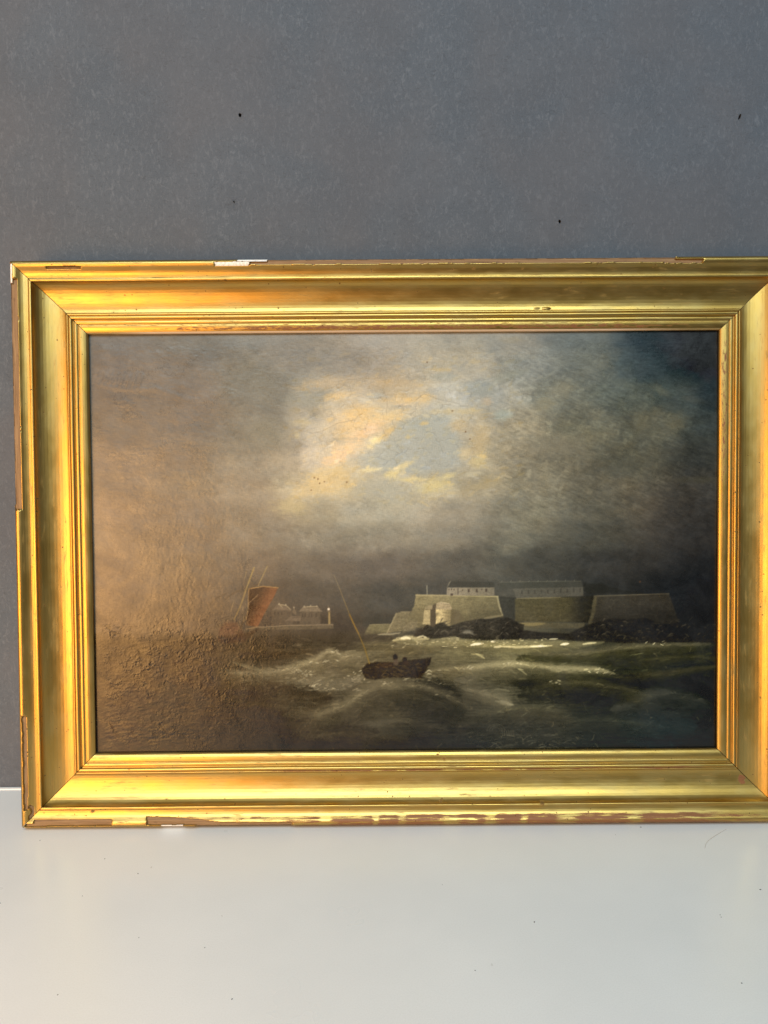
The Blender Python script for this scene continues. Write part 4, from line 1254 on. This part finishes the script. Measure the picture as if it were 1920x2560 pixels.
    # single big cracks
    for pts in ([(730, 1064), (748, 1076), (780, 1084), (806, 1078), (846, 1058), (888, 1050)], [(840, 955), (868, 950), (900, 948), (925, 936)], [(682, 1194), (702, 1190), (720, 1200), (750, 1206)],
                [(1040, 1000), (1060, 985), (1100, 1000), (1150, 1010)], [(960, 980), (968, 1000), (966, 1040)]):
        stroke(P, pts, 1.6, (118, 106, 90), 0.45, 0.4, 0.3)
    for k in range(60):
        # short pale scratches over the dark water
        x = r.uniform(560, 1780); y = r.uniform(1620, 1870)
        a = r.uniform(-1.4, 1.4); L = r.uniform(4, 16)
        stroke(P, [(x, y), (x + L * 0.5 * math.cos(a) + 1.5, y + L * 0.5 * math.sin(a)), (x + L * math.cos(a), y + L * math.sin(a))], 1.4, np.array((120, 114, 92)) * r.uniform(0.6, 1.0), 0.5, hgt=0.3)
    H += 0.00011 * (P.h.clip(0, 1.2))
    H -= 0.00016 * crackM + 0.00022 * crackB
    # lifted, cupped paint in the lower left
    ll = sstep(900, 420, X) * sstep(1500, 1600, Y) * (0.5 + 0.5 * sstep(1780, 1660, Y))
    c4 = worley_edge((wx + 8 * NZ2) / 30, (wy + 8 * NZF) / 19, 104)
    c5 = worley_edge((wx + 6 * NZ2) / 14, (wy + 6 * NZF) / 10, 105)
    some = sstep(-0.35, 0.15, fbm(X / 45, Y / 30, 123, 3))
    H += 0.00036 * ll * some * (np.exp(-(c4 / 0.20) ** 2) - 1.5 * np.exp(-(c4 / 0.07) ** 2))
    H += 0.00012 * ll * (np.exp(-(c5 / 0.22) ** 2) - 1.2 * np.exp(-(c5 / 0.10) ** 2))
    H += 0.00005 * ll * fbm(wx / 22, wy / 9, 121, 4, 0.6)
    P.c = P.c * (1 - 0.62 * (ll * some * np.exp(-(c4 / 0.06) ** 2)))[..., None]
    # vertical ripples in the left of the sky
    rp = np.exp(-((X - 470) / 190) ** 2) * sstep(1080, 1240, Y) * sstep(1640, 1520, Y)
    wav = fbm((X + 14 * NZ3 + 6 * NZ1) / 7.0, Y / 48, 131, 4, 0.6)
    H += 0.00010 * rp * wav
    H += 0.00005 * sstep(900, 500, X) * fbm(X / 6, Y / 6, 137, 3)
    # slanting creases at the foot on the left
    cr = sstep(560, 300, X) * sstep(1660, 1740, Y)
    H += 0.00042 * cr * fbm((X - Y * 1.0) / 46, (X + Y) / 240, 141, 3, 0.6)
    H += 0.00013 * cr * fbm((X - Y * 0.6) / 30, (Y + X * 0.3) / 7, 143, 3, 0.6)
    H += 0.00022 * sstep(850, 450, X) * fbm((X + 20 * NZ1) / 75, (Y + 20 * NZ3) / 60, 161, 3, 0.55)
    H += 0.00007 * sstep(850, 450, X) * fbm((X + 10 * NZ1) / 24, (Y + 10 * NZ3) / 30, 163, 3, 0.55)
    # comb-shaped buckle near the top left
    for q in range(9):
        x0 = 222 + q * 15
        s = P.win(x0 - 25, 905, x0 + 45, 985)
        d, t = seg_dist(GX[s], GY[s], [(x0 + 18, 925 + q * 0.6), (x0 + 9, 946 + q), (x0, 962 + q * 1.4)])
        H[s] += 0.00030 * np.exp(-(d / 4.0) ** 2) * np.sin(np.pi * np.clip(t, 0.02, 0.98))
    s = P.win(240, 930, 520, 1010)
    d, t = seg_dist(GX[s], GY[s], [(225, 960), (320, 974), (390, 972), (470, 1000)])
    H[s] += 0.00014 * np.exp(-(d / 7.0) ** 2)
    # stretcher bar line and slack canvas
    H += 0.0006 * fbm(X / 260, Y / 200, 151, 2)
    H += 0.00004 * (NZ2 + BR1)
    return np.clip(P.c, 3, 245), H


CORR = [(812, 1079, 1.01, 1.02, 0.99), (845, 1079, 1.06, 1.03, 0.96), (770, 1114, 1.04, 1.06, 1.08), (1075, 1134, 0.97, 0.98, 0.97), (965, 1254, 0.98, 1.01, 1.00), (1325, 1104, 0.99, 0.99, 0.94), (625, 954, 0.89, 0.90, 0.86), (925, 1424, 1.01, 1.01, 1.01), (1725, 874, 0.41, 0.60, 0.59), (720, 878, 0.98, 0.97, 0.94), (920, 878, 0.93, 0.91, 0.87), (1120, 878, 0.95, 0.95, 0.90), (1320, 878, 0.97, 0.97, 0.94), (1520, 878, 1.13, 1.11, 1.03), (1720, 1002, 1.36, 1.29, 1.15), (710, 1202, 1.12, 1.14, 1.13), (870, 1312, 0.92, 0.95, 0.95), (1120, 1302, 1.04, 1.05, 1.05), (1420, 1302, 1.15, 1.16, 1.11), (1720, 1302, 1.29, 1.20, 1.12), (1170, 1002, 0.96, 0.99, 1.00), (1520, 1122, 1.00, 0.99, 0.92), (660, 1082, 0.99, 1.02, 0.99), (1320, 1402, 1.01, 1.05, 1.03), (300, 900, 1, 1, 1), (300, 1200, 1, 1, 1), (300, 1500, 1, 1, 1), (480, 1000, 1, 1, 1), (900, 1640, 1, 1, 1), (1300, 1640, 1, 1, 1), (1700, 1640, 1, 1, 1), (600, 1640, 1, 1, 1), (300, 1800, 1, 1, 1), (1000, 1820, 1, 1, 1), (1600, 1820, 1, 1, 1)]


def tone(c, sx, sy):
    """final toning of the picture: lifts the middle, deepens the right-hand end"""
    g = np.interp(sx, [200, 1000, 1250, 1500, 1750], [0.94, 0.87, 0.90, 1.05, 1.22])[..., None]
    sea = sstep(1575, 1610, sy)[..., None]
    g = g * (1 - sea) + 1.0 * sea
    out = 255 * (c / 255.0) ** g
    out = out * (1 - sea * (0.02 + 0.20 * sstep(800, 600, sx)[..., None]))
    out = out * (1 - sea) + sea * 0.95 * 62 * (out / 62.0) ** 1.16
    out = out * (1 + sea * 0.22 * sstep(1080, 1350, sx)[..., None] * np.array([1.0, 1.04, 0.75]))
    num = np.zeros(sx.shape + (3,)); den = np.full(sx.shape, 1e-12)
    for x, y, fr, fg, fb in CORR:
        wt = 1.0 / (((sx - x) / 1.3) ** 2 + (sy - y) ** 2 + 1600.0) ** 1.6
        num += wt[..., None] * np.array([fr, fg, fb]); den += wt
    if CORR:
        out = out * (num / den[..., None])
    return out


def build_canvas():
    col, H = paint_picture()
    NX, NY = 1000, 670
    hw, hh = W_IN / 2 + 0.0045, H_IN / 2 + 0.0045
    xs = np.linspace(-hw, hw, NX); ys = np.linspace(-hh, hh, NY)
    X, Y = np.meshgrid(xs, ys)
    q = SK[2, 0] * X + SK[2, 1] * Y + SK[2, 2]
    sx = (SK[0, 0] * X + SK[0, 1] * Y + SK[0, 2]) / q
    sy = (SK[1, 0] * X + SK[1, 1] * Y + SK[1, 2]) / q
    fx = np.clip((sx - PX0) / PR - 0.5, 0, GW - 1.001); fy = np.clip((sy - PY0) / PR - 0.5, 0, GH - 1.001)
    ix = fx.astype(int); iy = fy.astype(int)
    ux = fx - ix; uy = fy - iy

    def samp(A):
        if A.ndim == 3:
            a, b = ux[..., None], uy[..., None]
        else:
            a, b = ux, uy
        return (A[iy, ix] * (1 - a) + A[iy, ix + 1] * a) * (1 - b) + (A[iy + 1, ix] * (1 - a) + A[iy + 1, ix + 1] * a) * b
    c = samp(col); h = samp(H)
    edge = np.minimum(np.minimum(X + hw, hw - X), np.minimum(Y + hh, hh - Y))
    h = h * sstep(0.002, 0.02, edge)
    V = loc(X, Y, -0.0240 + h).reshape(-1, 3)
    I = np.arange(NX * NY).reshape(NY, NX)
    Q = np.stack([I[:-1, :-1], I[:-1, 1:], I[1:, 1:], I[1:, :-1]], -1).reshape(-1, 4)
    o = mesh_from('canvas', V, Q, M_PAINT, pic, True)
    me = o.data
    rgba = np.ones((NX * NY, 4), dtype=np.float32)
    alb = np.maximum(lin(tone(c, sx, sy).reshape(-1, 3)) - (0.007 + 0.004 * sstep(1500, 1700, sy).reshape(-1, 1)), 0) / GAIN
    rgba[:, :3] = np.clip(alb, 0.0025, 0.85)
    at = me.attributes.new('paint', 'FLOAT_COLOR', 'POINT')
    at.data.foreach_set('color', rgba.ravel())
    o['label'] = 'dark stormy sea with a fort, a sailing boat and a small rowing boat, cracked varnish'
    # stretcher behind the cloth
    def box(x0, x1, y0, y1, n0, n1, name):
        V = [tuple(loc(np.array(x), np.array(y), np.array(n))) for n in (n0, n1) for y in (y0, y1) for x in (x0, x1)]
        F = [(0, 1, 3, 2), (4, 6, 7, 5), (0, 4, 5, 1), (2, 3, 7, 6), (0, 2, 6, 4), (1, 5, 7, 3)]
        poly_mesh(name, V, F, M_WOOD, pic)
    e = 0.0005
    box(-hw + e, hw - e, -hh + e, hh - e, -0.0385, -0.0265, 'backing_board')
    return o


canvas = build_canvas()

# ------------------------------------------------------------------ dust and a hair on the table
SPECKS = [(-0.2334, -0.1573, 1.2), (-0.3325, -0.1962, 1.1), (-0.2700, -0.1346, 1.2), (0.0260, -0.1768, 0.6), (-0.2072, -0.2390, 0.8), (0.0931, -0.2251, 1.5),
          (0.2206, -0.0897, 1.3), (0.2862, -0.1870, 1.5), (0.2389, -0.2213, 1.0), (0.2393, -0.2185, 0.9), (0.1928, -0.1025, 0.7), (0.0412, -0.2765, 0.9),
          (0.2224, -0.2910, 1.1), (-0.1550, -0.2506, 0.9), (-0.2444, -0.2961, 0.9), (-0.1252, -0.3014, 1.2), (-0.3409, -0.1038, 0.9), (-0.1497, -0.2146, 0.7), (-0.2693, -0.1877, 0.8)]


def build_speck(k, x, y, s):
    r = np.random.default_rng(90 + k)
    N = 7
    V = []
    L, Wd = s * 0.00062, s * 0.00034
    for z, sc in ((0.00002, 1.0), (0.0003 * s, 0.55)):
        for q in range(N):
            a = 2 * math.pi * q / N
            rr = sc * (0.75 + 0.5 * r.random())
            V.append((L * rr * math.cos(a), Wd * rr * math.sin(a), z))
    F = [(q, (q + 1) % N, N + (q + 1) % N, N + q) for q in range(N)] + [tuple(range(N, 2 * N)), tuple(range(N - 1, -1, -1))]
    o = poly_mesh('dust_speck', V, F, M_DUST)
    o.location = (x, y, 0)
    o.rotation_euler = (0, 0, r.random() * 3.1)
    tag(o, 'tiny dark speck of dust lying on the white table top', 'dust', 'dust specks on the table')


for k, sp in enumerate(SPECKS):
    build_speck(k, *sp)


def build_hair():
    P = [(0.2995, -0.0945), (0.2940, -0.0985), (0.2870, -0.1040), (0.2796, -0.1095), (0.2740, -0.1145), (0.2700, -0.1190), (0.2660, -0.1260)]
    N = 6
    r = 0.00009
    V = []
    F = []
    for i, (x, y) in enumerate(P):
        a, b = P[max(0, i - 1)], P[min(len(P) - 1, i + 1)]
        d = Vector((b[0] - a[0], b[1] - a[1], 0)).normalized()
        s = Vector((-d.y, d.x, 0))
        z = r + 0.0004 * math.sin(i / (len(P) - 1) * math.pi)
        for q in range(N):
            an = 2 * math.pi * q / N
            V.append((x + s.x * r * math.cos(an), y + s.y * r * math.cos(an), z + r * math.sin(an)))
        if i:
            for q in range(N):
                F.append(((i - 1) * N + q, (i - 1) * N + (q + 1) % N, i * N + (q + 1) % N, i * N + q))
    F += [tuple(range(N)), tuple(range(len(V) - 1, len(V) - N - 1, -1))]
    tag(poly_mesh('hair', V, F, M_HAIR, smooth=True), 'single curved brown hair lying on the white table top', 'hair')


build_hair()
